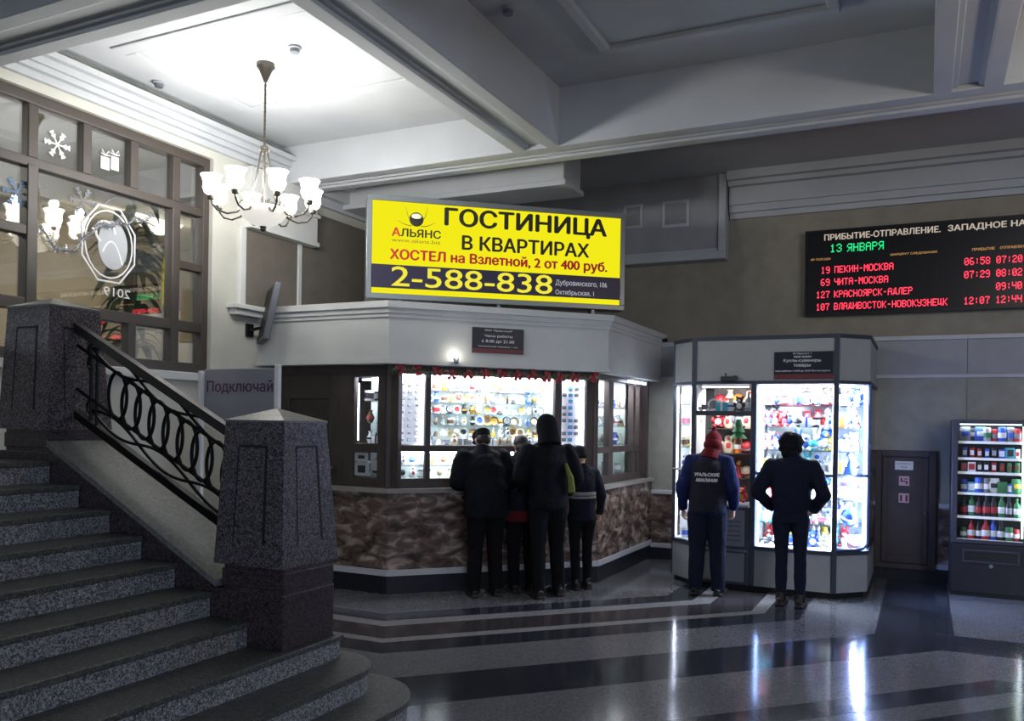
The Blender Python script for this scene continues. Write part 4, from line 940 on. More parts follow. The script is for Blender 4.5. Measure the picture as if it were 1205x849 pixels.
# ================================================================== GOODS
def ordn(i): return ('first', 'second', 'third', 'fourth', 'fifth', 'sixth', 'seventh', 'eighth', 'ninth', 'tenth', 'eleventh', 'twelfth', 'thirteenth', 'fourteenth', 'fifteenth', 'sixteenth', 'seventeenth', 'eighteenth', 'nineteenth', 'twentieth')[i]
PAL = {'white': (236, 236, 236), 'blue': (52, 92, 190), 'red': (176, 40, 48), 'gold': (190, 150, 70), 'brown': (104, 72, 52), 'green': (52, 120, 72), 'pink': (222, 120, 150), 'black': (28, 28, 32), 'silver': (178, 182, 190), 'turquoise': (60, 170, 190), 'cream': (224, 208, 176), 'violet': (110, 72, 150), 'orange': (222, 120, 50), 'grey': (120, 124, 130), 'yellow': (228, 200, 70)}
GM_ = {}
def gmat(c):
    if c not in GM_: GM_[c] = mat('goods_' + c, PAL[c], .4, .6 if c in ('gold', 'silver') else 0, var=.12, vscale=30)
    return GM_[c]
PROTO = {}
def proto(kind, c1, c2):
    """mesh data of one small good, base at the origin, about 1 unit = 1 m tall 0.12; front towards -y"""
    key = (kind, c1, c2)
    if key in PROTO: return PROTO[key]
    b = MB(); h = .12
    if kind == 'plate':
        P = T(0, .008, .055) @ RX(PI / 2 - .18)
        b.mi = 1; b.lathe([(.0, .004), (.034, .004), (.038, .006)], 22, M=P, closed=False); b.mi = 0
        b.lathe([(.038, .006), (.046, .010), (.055, .013), (.054, .008), (.036, -.002), (0, -.003)], 22, M=P, closed=False)
        b.tube([(-.02, .03, 0), (-.02, -.006, .004), (-.02, -.008, .02)], .003, 5); b.tube([(.02, .03, 0), (.02, -.006, .004), (.02, -.008, .02)], .003, 5)
    elif kind == 'nesting_doll':
        b.lathe([(0, 0), (.030, 0), (.038, .025), (.037, .05), (.028, .072), (.024, .078), (.026, .09), (.025, .102), (.016, .116), (0, .12)], 16)
        b.mi = 1; b.ball((0, -.014, .094), (.016, .014, .016), 10); b.ball((0, -.026, .045), (.02, .014, .026), 10)
    elif kind == 'mug':
        b.lathe([(0, 0), (.034, 0), (.038, .006), (.039, .085), (.035, .085), (.034, .01), (0, .008)], 18, closed=False)
        b.tube([(.037 + .026 * math.sin(a), 0, .045 - .028 * math.cos(a)) for a in [PI * i / 8 for i in range(9)]], .006, 6, ref=(0, 1, 0)); b.mi = 1; b.lathe([(.0395, .02), (.0398, .02), (.0398, .065), (.0395, .065)], 18)
    elif kind == 'gift_box':
        b.box(-.05, .05, -.03, .03, 0, .075, .003); b.mi = 1; b.box(-.008, .008, -.0315, .0315, -.0005, .0765); b.box(-.051, .051, -.008, .008, -.0005, .0765)
        for s_ in (-1, 1): b.tube([(0, 0, .077), (s_ * .022, 0, .10), (s_ * .03, 0, .088), (0, 0, .078)], .004, 6, ref=(0, 1, 0))
    elif kind == 'teddy_bear':
        b.ball((0, 0, .045), (.038, .033, .043)); b.ball((0, -.004, .098), (.031, .029, .028))
        for s_ in (-1, 1):
            b.ball((s_ * .024, 0, .122), (.011, .007, .011), 8); b.ball((s_ * .04, -.012, .058), (.013, .014, .024), 8); b.ball((s_ * .026, -.03, .014), (.016, .024, .014), 8)
        b.mi = 1; b.ball((0, -.028, .092), (.014, .012, .011), 8); b.ball((0, -.026, .045), (.024, .01, .027), 8)
    elif kind == 'soft_rabbit':
        b.ball((0, 0, .035), (.03, .028, .034)); b.ball((0, -.004, .078), (.024, .023, .023))
        for s_ in (-1, 1): b.tube([(s_ * .012, 0, .095), (s_ * .018, .002, .12), (s_ * .02, -.002, .145)], [.008, .010, .004], 8); b.ball((s_ * .02, -.024, .01), (.012, .02, .01), 8); b.ball((s_ * .03, -.01, .045), (.009, .01, .018), 8)
        b.mi = 1; b.ball((0, -.022, .072), (.011, .009, .009), 8); b.ball((0, -.024, .034), (.018, .008, .02), 8)
    elif kind == 'doll':
        b.lathe([(0, 0), (.036, 0), (.032, .015), (.014, .06), (.016, .078), (.008, .088), (0, .09)], 14); b.mi = 1; b.ball((0, 0, .102), (.016, .016, .018), 10)
        for s_ in (-1, 1): b.tube([(s_ * .014, 0, .08), (s_ * .028, -.006, .06), (s_ * .032, -.012, .045)], .005, 6)
        b.mi = 0; b.ball((0, .005, .109), (.0175, .016, .015), 10)
    elif kind == 'figurine':
        b.lathe([(0, 0), (.022, 0), (.024, .008), (.012, .014), (.018, .045), (.012, .072), (.006, .08), (0, .082)], 12); b.ball((0, 0, .09), .012, 10)
        b.mi = 1
        for s_ in (-1, 1): b.hull([(s_ * .006, .008, .04), (s_ * .034, .016, .055), (s_ * .036, .016, .085), (s_ * .008, .008, .074)], [(s_ * .006, .012, .04), (s_ * .034, .02, .055), (s_ * .036, .02, .085), (s_ * .008, .012, .074)])
    elif kind == 'snow_globe':
        b.lathe([(0, 0), (.036, 0), (.036, .012), (.028, .024), (0, .026)], 16); b.mi = 1; b.ball((0, 0, .056), .035, 14)
    elif kind == 'table_clock':
        b.box(-.04, .04, -.012, .012, 0, .012, .003); b.lathe([(0, 0), (.046, 0), (.046, .024), (.040, .028), (0, .026)], 22, M=T(0, .012, .058) @ RX(PI / 2)); b.mi = 1; b.lathe([(0, .0), (.036, 0), (.036, .002), (0, .002)], 22, M=T(0, -.0145, .058) @ RX(PI / 2))
        b.mi = 0; b.box(-.0015, .0015, -.0185, -.016, .058, .085); b.box(0, .02, -.0185, -.016, .0565, .0595)
    elif kind == 'bell':
        b.lathe([(.0, .004), (.034, 0), (.036, .004), (.026, .025), (.02, .055), (.012, .066), (0, .068)], 16); b.mi = 1; b.tube([(0, 0, .066), (0, 0, .085)], [.006, .005], 8); b.ball((0, 0, .092), .009, 8)
    elif kind == 'toy_car':
        b.box(-.055, .055, -.022, .022, .012, .035, .007); b.box(-.03, .028, -.019, .019, .03, .056, .008); b.mi = 1
        for x in (-.034, .034):
            for y in (-.022, .022): b.lathe([(0, -.005), (.013, -.005), (.013, .005), (0, .005)], 12, M=T(x, y, .013) @ RX(PI / 2))
    elif kind == 'toy_ball':
        b.ball((0, 0, .045), .045, 16); b.mi = 1; b.lathe([(.0455, -.008), (.0462, 0), (.0455, .008)], 18, M=T(0, 0, .045) @ RX(.5), closed=False)
    elif kind == 'vase':
        b.lathe([(0, 0), (.02, 0), (.034, .03), (.036, .05), (.018, .085), (.016, .098), (.024, .11), (.02, .11), (.012, .098), (0, .09)], 16); b.mi = 1; b.lathe([(.0355, .036), (.0375, .045), (.0362, .054)], 16, closed=False)
    elif kind == 'toy_tree':
        for i in range(3): b.lathe([(0, .03 + i * .03), (.042 - i * .011, .03 + i * .03), (.012, .062 + i * .03), (0, .064 + i * .03)], 12)
        b.mi = 1; b.lathe([(0, 0), (.02, 0), (.015, .02), (.006, .022), (.006, .035), (0, .035)], 10)
    elif kind == 'bottle':
        b.lathe([(0, 0), (.027, 0), (.029, .006), (.029, .085), (.024, .105), (.011, .125), (.010, .14), (.012, .142), (.012, .158), (0, .158)], 14); b.mi = 1; b.lathe([(.0295, .03), (.0298, .032), (.0298, .075), (.0295, .077)], 14, closed=False)
    elif kind == 'can':
        b.lathe([(0, 0), (.024, 0), (.029, .008), (.029, .104), (.024, .112), (.022, .110), (0, .110)], 16); b.mi = 1; b.lathe([(.0292, .03), (.0296, .03), (.0296, .07), (.0292, .07)], 16, closed=False)
    elif kind == 'crisps_bag':
        t_ = [(-.04, .0, .0), (.04, 0, .0), (.045, -.02, .05), (.04, 0, .12), (-.04, 0, .12), (-.045, -.02, .05)]
        b.hull([(-.036, -.004, 0), (.036, -.004, 0), (.036, .004, 0), (-.036, .004, 0)], [(-.042, -.018, .04), (.042, -.018, .04), (.042, .018, .04), (-.042, .018, .04)])
        b.hull([(-.042, -.018, .04), (.042, -.018, .04), (.042, .018, .04), (-.042, .018, .04)], [(-.04, -.016, .085), (.04, -.016, .085), (.04, .016, .085), (-.04, .016, .085)])
        b.hull([(-.04, -.016, .085), (.04, -.016, .085), (.04, .016, .085), (-.04, .016, .085)], [(-.036, -.003, .12), (.036, -.003, .12), (.036, .003, .12), (-.036, .003, .12)]); b.mi = 1; b.box(-.024, .024, -.022, -.012, .045, .08, .004)
    elif kind == 'snack_box':
        b.box(-.03, .03, -.018, .018, 0, .085, .003); b.mi = 1; b.box(-.022, .022, -.0188, -.017, .02, .07)
    elif kind == 'chocolate_bar':
        b.box(-.018, .018, -.008, .008, 0, .09, .004); b.mi = 1; b.box(-.014, .014, -.009, -.007, .025, .065)
    elif kind == 'magnet':
        b.box(-.024, .024, -.004, .004, 0, .036, .003); b.mi = 1; b.box(-.018, .018, -.0055, -.003, .006, .03, .001)
    bmesh.ops.recalc_face_normals(b.bm, faces=b.bm.faces)
    me = bpy.data.meshes.new(kind); b.bm.to_mesh(me); b.bm.free(); me.materials.append(gmat(c1)); me.materials.append(gmat(c2))
    me.polygons.foreach_set('use_smooth', [True] * len(me.polygons)); me.set_sharp_from_angle(angle=math.radians(38))
    PROTO[key] = me; return me
NICE = {'plate': 'souvenir plate', 'nesting_doll': 'nesting doll', 'gift_box': 'gift box', 'teddy_bear': 'teddy bear', 'soft_rabbit': 'soft rabbit', 'snow_globe': 'snow globe', 'table_clock': 'table clock', 'toy_car': 'toy car', 'toy_ball': 'toy ball', 'toy_tree': 'toy fir tree', 'crisps_bag': 'bag of crisps', 'snack_box': 'snack box', 'chocolate_bar': 'chocolate bar'}
CAT = {'plate': 'plate', 'nesting_doll': 'doll', 'gift_box': 'box', 'teddy_bear': 'toy', 'soft_rabbit': 'toy', 'snow_globe': 'snow globe', 'table_clock': 'clock', 'toy_car': 'toy', 'toy_ball': 'ball', 'toy_tree': 'toy', 'crisps_bag': 'snack', 'snack_box': 'snack', 'chocolate_bar': 'snack', 'doll': 'doll'}
def put(kind, c1, c2, loc, rz, scale, where, group):
    """one good of its own; two-tone name in the label tells its colours"""
    o = bpy.data.objects.new(kind, proto(kind, c1, c2)); C.objects.link(o)
    o.location = loc; o.rotation_euler = (0, 0, rz); o.scale = (scale,) * 3
    o['label'] = '%s-and-%s %s, %s' % (c1, c2, NICE.get(kind, kind), where) if c1 != c2 else '%s %s, %s' % (c1, NICE.get(kind, kind), where)
    o['category'] = CAT.get(kind, kind); o['group'] = group; return o
def shelf_row(Fm, rz, x0, x1, y, z, n, kinds, pairs, scale, where, group, r, jit=.012):
    for i in range(n):
        x = x0 + (x1 - x0) * (i + .5) / n + r.uniform(-jit, jit); k_ = r.choice(kinds); c1, c2 = r.choice(pairs)
        p = Fm @ Vector((x, y + r.uniform(-.01, .01), z))
        put(k_, c1, c2, p, rz + r.uniform(-.25, .25), scale * r.uniform(.9, 1.12), where % ordn(i), group)
R1 = random.Random(11)
RD, RR = math.atan2(DD.y, DD.x), PI / 2
P_W = [('white', 'silver'), ('white', 'cream'), ('silver', 'white'), ('white', 'blue'), ('white', 'gold'), ('cream', 'brown'), ('silver', 'white'), ('white', 'brown'), ('gold', 'white'), ('white', 'grey'), ('brown', 'cream'), ('blue', 'white'), ('white', 'red'), ('silver', 'black'), ('grey', 'white')]
P_D = [('brown', 'gold'), ('gold', 'brown'), ('black', 'white'), ('black', 'gold'), ('brown', 'white'), ('grey', 'gold'), ('black', 'silver')]
KA = ['plate', 'plate', 'mug', 'nesting_doll', 'table_clock', 'figurine', 'vase', 'snow_globe', 'bell']
RN = {1: 'lowest', 2: 'second lowest', 3: 'third', 4: 'fourth', 5: 'fifth', 6: 'sixth', 7: 'top'}
FD_ = FR['D']
# two low rows behind the lower panes, close to the glass
shelf_row(FD_, RD, .15, 2.2, .24, 1.166, 20, ['figurine', 'nesting_doll', 'mug', 'bell', 'snow_globe', 'vase'], P_W, .95, '%s from left, lowest shelf, corner kiosk front', 'souvenirs behind the low panes of the corner kiosk', R1)
shelf_row(FD_, RD, .15, 2.2, .30, 1.301, 18, ['figurine', 'nesting_doll', 'mug', 'toy_car', 'snow_globe', 'gift_box'], P_W, .9, '%s from left, second shelf, corner kiosk front', 'souvenirs behind the low panes of the corner kiosk', R1)
shelf_row(FD_, RD, .46, 1.84, .26, 1.512, 16, ['figurine', 'nesting_doll', 'mug', 'bell', 'toy_car', 'vase', 'gift_box'], P_W, .95, '%s from left along the corner kiosk front rail', 'souvenirs along the rail of the corner kiosk', R1)
for i, z in enumerate((1.602, 1.727, 1.852, 1.977, 2.102)):
    shelf_row(FD_, RD, .42, 1.92, .52, z - .003, 18, KA, P_W + P_D, .92, '%s from left on the ' + ('lowest', 'second', 'third', 'fourth', 'top')[i] + ' back shelf, corner kiosk', 'souvenirs on the ' + ('lowest', 'second', 'third', 'fourth', 'top')[i] + ' back shelf of the corner kiosk', R1)
for row in range(9):
    for col in range(3):
        p = FD_ @ Vector((.185 + col * .08, .2385, 1.545 + row * .073)); c1, c2 = R1.choice([('white', 'silver'), ('silver', 'white'), ('white', 'grey'), ('grey', 'white')])
        put('magnet', c1, c2, p, RD, .9, '%s from bottom in the %s column, narrow left pane' % (ordn(row), ('left', 'middle', 'right')[col]), 'magnets behind the narrow left pane of the corner kiosk')
# magnets in columns on the narrow right pane's bright board
for col in range(3):
    for row in range(9):
        if R1.random() < .25 and col != 1: continue
        p = FD_ @ Vector((2.035 + col * .075, .2285, 1.56 + row * .072)); c1, c2 = (('blue', 'turquoise') if col == 1 else ('black', 'grey'))
        put('magnet', c1, c2, p, RD, 1.0, '%s from bottom in the %s column, narrow right pane' % (ordn(row), ('left', 'middle', 'right')[col]), 'magnets behind the narrow right pane of the corner kiosk')
# side windows of the corner kiosk
for i, z in enumerate((1.165, 1.52, 1.74, 1.97)):
    shelf_row(FR['L'], 0, 1.13, 1.48, .30, z - .003, 3, ['teddy_bear', 'figurine', 'vase', 'gift_box', 'mug'], [('black', 'grey'), ('brown', 'red'), ('grey', 'white'), ('white', 'black')], 1.25, '%s on the ' + ('lowest', 'second', 'third', 'top')[i] + ' shelf behind the window by the door', 'souvenirs behind the side window by the kiosk door', R1)
    shelf_row(FR['R'], RR, .62, 1.70, .30, z - .003, 8, KA, P_W, 1.2, '%s from the front on the ' + ('lowest', 'second', 'third', 'top')[i] + ' shelf, corner kiosk right side', 'souvenirs on the right side of the corner kiosk', R1)
# papers in the low pane by the door
for (x0, x1, z0, z1, lab) in ((1.155, 1.32, 1.33, 1.425, 'upper pale notice card in the low pane beside the kiosk door'), (1.155, 1.33, 1.185, 1.32, 'lower framed pale notice card in the low pane beside the kiosk door')):
    o = thing('notice_card', lab, 'card', tuple(FR['L'] @ Vector((x0, .09, z0)))); NM = inv(o) @ FR['L']
    b_ = MB(NM); b_.box(x0, x1, .092, .096, z0, z1); b_.build('sheet', M_panelgr, o)
    b_ = MB(NM); b_.box(x0 + .04, x1 - .04, .0905, .0921, z0 + .03, z1 - .03); b_.build('printed_area', M_navy, o)
b_ = MB(FR['L']); b_.prism([(.045 * math.sin(a) * (1 - .25 * math.cos(a)), .06 * math.cos(a)) for a in [2 * PI * i / 20 for i in range(20)]], 0, .004, M=T(1.40, .096, 1.30) @ RX(PI / 2))
tag(b_.build('crest_sticker', M_panelgr), 'pale shield-shaped sticker in the low pane beside the kiosk door', 'sticker')

# ---- toys in the glass kiosk
R2 = random.Random(5)
P_T = [('white', 'cream'), ('white', 'silver'), ('white', 'blue'), ('white', 'blue'), ('white', 'pink'), ('blue', 'white'), ('cream', 'brown'), ('white', 'grey'), ('pink', 'white'), ('white', 'turquoise'), ('turquoise', 'white'), ('yellow', 'white'), ('blue', 'turquoise'), ('white', 'violet'), ('silver', 'blue'), ('red', 'white'), ('black', 'white')]
KT = ['teddy_bear', 'soft_rabbit', 'doll', 'teddy_bear', 'soft_rabbit', 'toy_car', 'toy_ball', 'gift_box', 'mug', 'nesting_doll', 'plate']
SN = ('lowest', 'second', 'third', 'fourth', 'fifth', 'sixth', 'top')
for i, z in enumerate(KSH):
    zz = z + .001 if i == 0 else z - .002
    top_ = i == 6
    pairs = [('black', 'white'), ('red', 'white'), ('brown', 'cream'), ('white', 'red'), ('orange', 'white'), ('red', 'pink'), ('white', 'blue'), ('violet', 'blue')] if i >= 5 else P_T
    shelf_row(I4, 0, -1.54, -.84, 9.52, zz, 9, KT, pairs, 1.28, '%s from left in the front row of the ' + SN[i] + ' shelf, glass kiosk', 'toys in front on the ' + SN[i] + ' shelf of the glass kiosk', R2)
    shelf_row(I4, 0, -1.56, -.60, 9.80, zz, 10, ['teddy_bear', 'doll', 'soft_rabbit', 'gift_box', 'vase'], pairs, 1.65, '%s from left in the back row of the ' + SN[i] + ' shelf, glass kiosk', 'toys behind on the ' + SN[i] + ' shelf of the glass kiosk', R2)
    shelf_row(I4, .6, -.76, -.60, 9.60, zz, 1 if i % 2 else 2, ['teddy_bear', 'toy_ball', 'soft_rabbit', 'doll'], P_T, 1.45 if i % 2 == 0 else 1.7, '%s on the ' + SN[i] + ' shelf, right corner of glass kiosk', 'toys in the right corner of the glass kiosk', R2)
    shelf_row(I4, -.5, -2.49, -2.30, 9.66, zz, 2, ['doll', 'teddy_bear', 'nesting_doll', 'mug', 'gift_box'], P_T, 1.3, '%s on the ' + SN[i] + ' shelf, left corner of glass kiosk', 'toys in the left corner of the glass kiosk', R2)
for i, z in enumerate((.921, 1.16, 1.45, 1.74, 2.0)):
    shelf_row(I4, 0, -2.22, -1.66, 10.12 if i else 9.60, z - .001, 5 if i else 2, ['nesting_doll', 'doll', 'teddy_bear', 'vase', 'bottle', 'toy_ball'], [('red', 'white'), ('brown', 'cream'), ('red', 'gold'), ('white', 'red'), ('orange', 'white'), ('cream', 'red'), ('grey', 'white')], 1.7 if i else 1.3, '%s from left on the ' + ('counter', 'low', 'middle', 'high', 'top')[i] + (' of the serving window' if i == 0 else ' shelf in the serving window'), 'goods seen through the serving window', R2)
put('toy_tree', 'green', 'brown', (-1.82, 9.50, 1.56), 0, 2.3, 'hanging inside the serving window of the glass kiosk', 'goods hung in the serving window')
b_ = MB(); b_.tube([(-1.82, 9.50, 1.80), (-1.82, 9.42, 1.88)], .002, 4); rebase(tag(b_.build('hanging_string', M_white), 'thin string that holds the green toy fir tree in the serving window', 'string'), (-1.82, 9.5, 1.8))
for i in range(6):
    c1, c2 = [('grey', 'white'), ('white', 'grey'), ('turquoise', 'white'), ('white', 'blue'), ('black', 'white'), ('silver', 'white')][i]
    put(['toy_car', 'plate', 'gift_box', 'vase', 'teddy_bear', 'bottle'][i], c1, c2, (-2.17 + i * .094, 9.40, 1.926), 0, 1.25, '%s from left above the serving window transom' % ordn(i), 'goods above the serving window')

# ---- goods in the vending machine
R3 = random.Random(9)
VN_ = ('lowest', 'second', 'third', 'fourth', 'fifth', 'top')
VK = (['bottle', 'can', 'bottle'], ['bottle'], ['snack_box', 'crisps_bag', 'can'], ['chocolate_bar', 'snack_box'], ['chocolate_bar', 'snack_box', 'chocolate_bar'], ['crisps_bag', 'can', 'snack_box'])
VP = ([('red', 'white'), ('orange', 'white'), ('green', 'white'), ('blue', 'white'), ('cream', 'red'), ('black', 'white')], [('green', 'white'), ('black', 'green'), ('black', 'silver'), ('green', 'silver'), ('black', 'red')], [('blue', 'white'), ('grey', 'white'), ('green', 'yellow'), ('turquoise', 'white'), ('white', 'black')], [('red', 'white'), ('brown', 'red'), ('black', 'white'), ('white', 'red'), ('green', 'brown')], [('blue', 'white'), ('black', 'silver'), ('white', 'red'), ('turquoise', 'black'), ('red', 'white')], [('grey', 'blue'), ('blue', 'white'), ('white', 'grey'), ('red', 'grey'), ('silver', 'green'), ('black', 'silver')])
VS = (1.22, 1.3, 1.35, 1.15, 1.2, 1.25)
for i, z in enumerate(VSH):
    shelf_row(I4, 0, .375, .935, 10.32, z + .001, 8, VK[i], VP[i], VS[i], '%s from left on the ' + VN_[i] + ' shelf, vending machine', 'goods on the ' + VN_[i] + ' shelf of the vending machine', R3, .004)

# ================================================================== behind and on the glazed screen
M_leaf = mat('dark_green_leaf', (66, 92, 56), .45, var=.25, vscale=12); M_stem = mat('brown_stem', (78, 62, 46), .7)
pl = thing('potted_plant', 'tall leafy potted plant standing behind the glazed screen', 'plant', (-7.5, 6.3, 1.3)); PLM = inv(pl)
b_ = MB(PLM @ T(-7.5, 6.3, 1.3)); b_.lathe([(0, 0), (.17, 0), (.23, .40), (.21, .40), (.20, .36), (0, .36)], 20); b_.build('pot', mat('terracotta', (126, 76, 56), .7), pl, smooth=True)
rl = random.Random(4)
b_ = MB(PLM)
tops = []
for (dx, dy, h) in ((0, 0, 2.9), (.12, -.16, 2.55), (-.1, .14, 2.25)):
    b_.tube([(-7.5, 6.3, 1.62), (-7.5 + dx * .6, 6.3 + dy * .6, 2.4), (-7.5 + dx, 6.3 + dy, 1.3 + h)], [.03, .025, .012], 7); tops.append((-7.5 + dx, 6.3 + dy, 1.3 + h, dx, dy))
b_.build('stem', M_stem, pl)
b_ = MB(PLM)
for (x, y, zt, dx, dy) in tops:
    for i in range(34):
        t = rl.random() ** .7; z = zt - t * 1.45; a = rl.uniform(0, 2 * PI); L__ = rl.uniform(.38, .62); wv = rl.uniform(.04, .06)
        px, py = -7.5 + dx * (1 - t * .5), 6.3 + dy * (1 - t * .5); ca, sa = math.cos(a), math.sin(a); prev = None
        for k in range(6):
            s_ = k / 5; r_ = L__ * s_ * (1 - .25 * s_); zz = z + L__ * (.55 * s_ - .95 * s_ * s_); ww = wv * math.sin(PI * min(1, s_ * .95 + .05))
            cur = (b_._v((px + ca * r_ - sa * ww, py + sa * r_ + ca * ww, zz)), b_._v((px + ca * r_, py + sa * r_, zz - .008)), b_._v((px + ca * r_ + sa * ww, py + sa * r_ - ca * ww, zz)))
            if prev: b_._f([prev[0], prev[1], cur[1], cur[0]]); b_._f([prev[1], prev[2], cur[2], cur[1]])
            prev = cur
b_.build('leaves', M_leaf, pl, fix=False)
lp_ = thing('pendant_lamp', 'lit bowl-shaped pendant lamp seen through the glazed screen', 'lamp', (-9.7, 8.6, 4.3)); LM = inv(lp_) @ T(-9.7, 8.6, 0)
b_ = MB(LM); b_.lathe([(0, 4.32), (.16, 4.36), (.30, 4.48), (.34, 4.58), (.32, 4.58), (.28, 4.49), (.15, 4.38), (0, 4.34)], 28, closed=False); b_.build('lamp_bowl', emission('lit_opal_bowl', (255, 246, 226), 5), lp_, smooth=True)
b_ = MB(LM)
for k in range(3): b_.tube([(.32 * math.cos(k * 2.09), .32 * math.sin(k * 2.09), 4.57), (0, 0, 4.70)], .006, 5)
b_.build('suspension', M_brass, lp_)
# painted decorations on the glass
M_frost = mat('white_window_paint', (226, 228, 230), .8); XG = -6.600
def on_glass(name, label, cat, y, z):
    return thing(name, label, cat, (XG, y, z))
def gt(o, pts, r, closed=False): b = MB(inv(o)); b.tube([(XG + .004, p[0], p[1]) for p in pts], (r * .4, r), 6, closed=closed, ref=(1, 0, 0)); return b
def flake(label, y, z, R_, m):
    o = on_glass('snowflake_sticker', label, 'sticker', y, z); b = MB(inv(o))
    for k in range(6):
        a = PI * k / 3; c, s_ = math.cos(a), math.sin(a)
        b.tube([(XG + .004, y, z), (XG + .004, y + R_ * c, z + R_ * s_)], (.003, .007), 4)
        for q in (.45, .72):
            for e_ in (-.6, .6): b.tube([(XG + .004, y + q * R_ * c, z + q * R_ * s_), (XG + .004, y + q * R_ * c + .3 * R_ * math.cos(a + e_), z + q * R_ * s_ + .3 * R_ * math.sin(a + e_))], (.003, .007), 4)
    b.build('cut_paper', m, o)
flake('white paper snowflake on an upper pane, left of the gift-box sticker', 4.77, 4.04, .12, M_frost)
flake('large grey snowflake at the end of the tinsel on the big pane', 5.02, 3.62, .13, mat('silver_foil', (150, 154, 160), .3, .6))
flake('pale blue snowflake on the pane beside the left mullion', 4.42, 3.55, .12, mat('pale_blue_foil', (120, 146, 176), .5))
o = on_glass('gift_sticker', 'white gift-box sticker with two bows on an upper pane of the screen', 'sticker', 5.28, 4.0)
b_ = MB(inv(o)); b_.box(XG + .001, XG + .005, 5.19, 5.28, 3.96, 4.07); b_.box(XG + .001, XG + .005, 5.295, 5.375, 3.98, 4.10); b_.build('boxes', M_frost, o)
b_ = MB(inv(o))
for yc, zc in ((5.235, 4.085), (5.335, 4.115)):
    for s_ in (-1, 1): b_.tube([(XG + .004, yc, zc), (XG + .004, yc + s_ * .035, zc + .045), (XG + .004, yc + s_ * .045, zc + .01), (XG + .004, yc, zc)], .006, 5)
b_.build('bows', M_frost, o)
em = on_glass('octagon_emblem', 'white painted octagon emblem with the year 2019 on the big pane', 'sticker', 5.29, 3.0)
oc = lambda r, n=8, ph=PI / 8: [(5.29 + r * .82 * math.cos(ph + 2 * PI * i / n), 3.30 + r * math.sin(ph + 2 * PI * i / n)) for i in range(n)]
gt(em, oc(.36), .010, True).build('outline', M_frost, em)
gt(em, oc(.30, 24), .008, True).build('inner_ring', M_frost, em)
b_ = MB(inv(em)); b_.prism([(.155 * math.cos(a), .22 * math.sin(a)) for a in [2 * PI * i / 26 for i in range(26)]], 0, .003, M=T(XG + .001, 5.33, 3.30) @ RZ(PI / 2) @ RX(PI / 2)); b_.build('painted_oval', mat('thin_white_paint', (176, 180, 184), .8), em)
b_ = gt(em, [(5.25 + .10 * math.cos(t), 3.40 + .10 * math.sin(t)) for t in [i * .35 for i in range(13)]], .012); b_.tube([(XG + .005, 5.22 + .03 * i, 3.28 - .012 * (i - 3) ** 2 + .05) for i in range(8)], (.003, .010), 6); b_.build('painted_swirl', M_frost, em)
text(inv(em) @ Matrix(((0, -1, 0, XG), (-1, 0, 0, 5.50), (0, 0, 1, 0), (0, 0, 0, 1))), '2019', -.02, .26, 2.84, 2.92, -.004, M_frost, em)
tn = thing('tinsel_garland', 'silver tinsel garland strung across the big pane of the glazed screen', 'garland', (XG, 5.1, 3.3)); b_ = MB(inv(tn)); rt = random.Random(8)
pth = []
for i in range(70):
    t = i / 69; pth.append((XG + .03, 4.60 + 1.15 * t, 3.30 - .16 * math.sin(PI * min(1, t * 2.2)) * (1 if t < .45 else 0) + (.42 * max(0, t - .18)) + .02 * math.sin(t * 40)))
b_.tube(pth, .006, 5)
for p in pth:
    for _ in range(12):
        d = Vector((rt.uniform(-.4, .4), rt.uniform(-1, 1), rt.uniform(-1, 1))).normalized() * rt.uniform(.03, .06); s_ = Vector((rt.uniform(-1, 1), rt.uniform(-1, 1), rt.uniform(-1, 1))).normalized() * .005
        q = Vector(p); b_._f([b_._v(q - s_), b_._v(q + s_), b_._v(q + d)])
b_.build('tinsel', mat('silver_tinsel', (200, 202, 206), .25, .8), tn, fix=False)

# ================================================================== PEOPLE (all seen from behind; local +y is where they look)
from mathutils.bvhtree import BVHTree
M_skin = mat('skin', (196, 146, 122), .55, var=.05, vscale=30)
CLOUD = bpy.data.textures.new('folds', 'CLOUDS'); CLOUD.noise_scale = .11; CLOUD.noise_depth = 2
CLOUD2 = bpy.data.textures.new('fluff', 'CLOUDS'); CLOUD2.noise_scale = .035; CLOUD2.noise_depth = 2
def solid(b, name, m, parent, voxel, smooth_it=4, disp=0, tex=None):
    bmesh.ops.recalc_face_normals(b.bm, faces=b.bm.faces)
    me = bpy.data.meshes.new(name); b.bm.to_mesh(me); b.bm.free()
    mods = [('REMESH', {'mode': 'VOXEL', 'voxel_size': voxel})]
    if smooth_it: mods.append(('SMOOTH', {'iterations': smooth_it, 'factor': .5}))
    if disp: mods.append(('DISPLACE', {'texture': tex or CLOUD, 'strength': disp, 'mid_level': .5}))
    if disp: mods.append(('SMOOTH', {'iterations': 1, 'factor': .5}))
    me2 = evaluated(me, mods); me2.name = name; me2.materials.clear(); me2.materials.append(m)
    return link(name, me2, parent, True, angle=180)
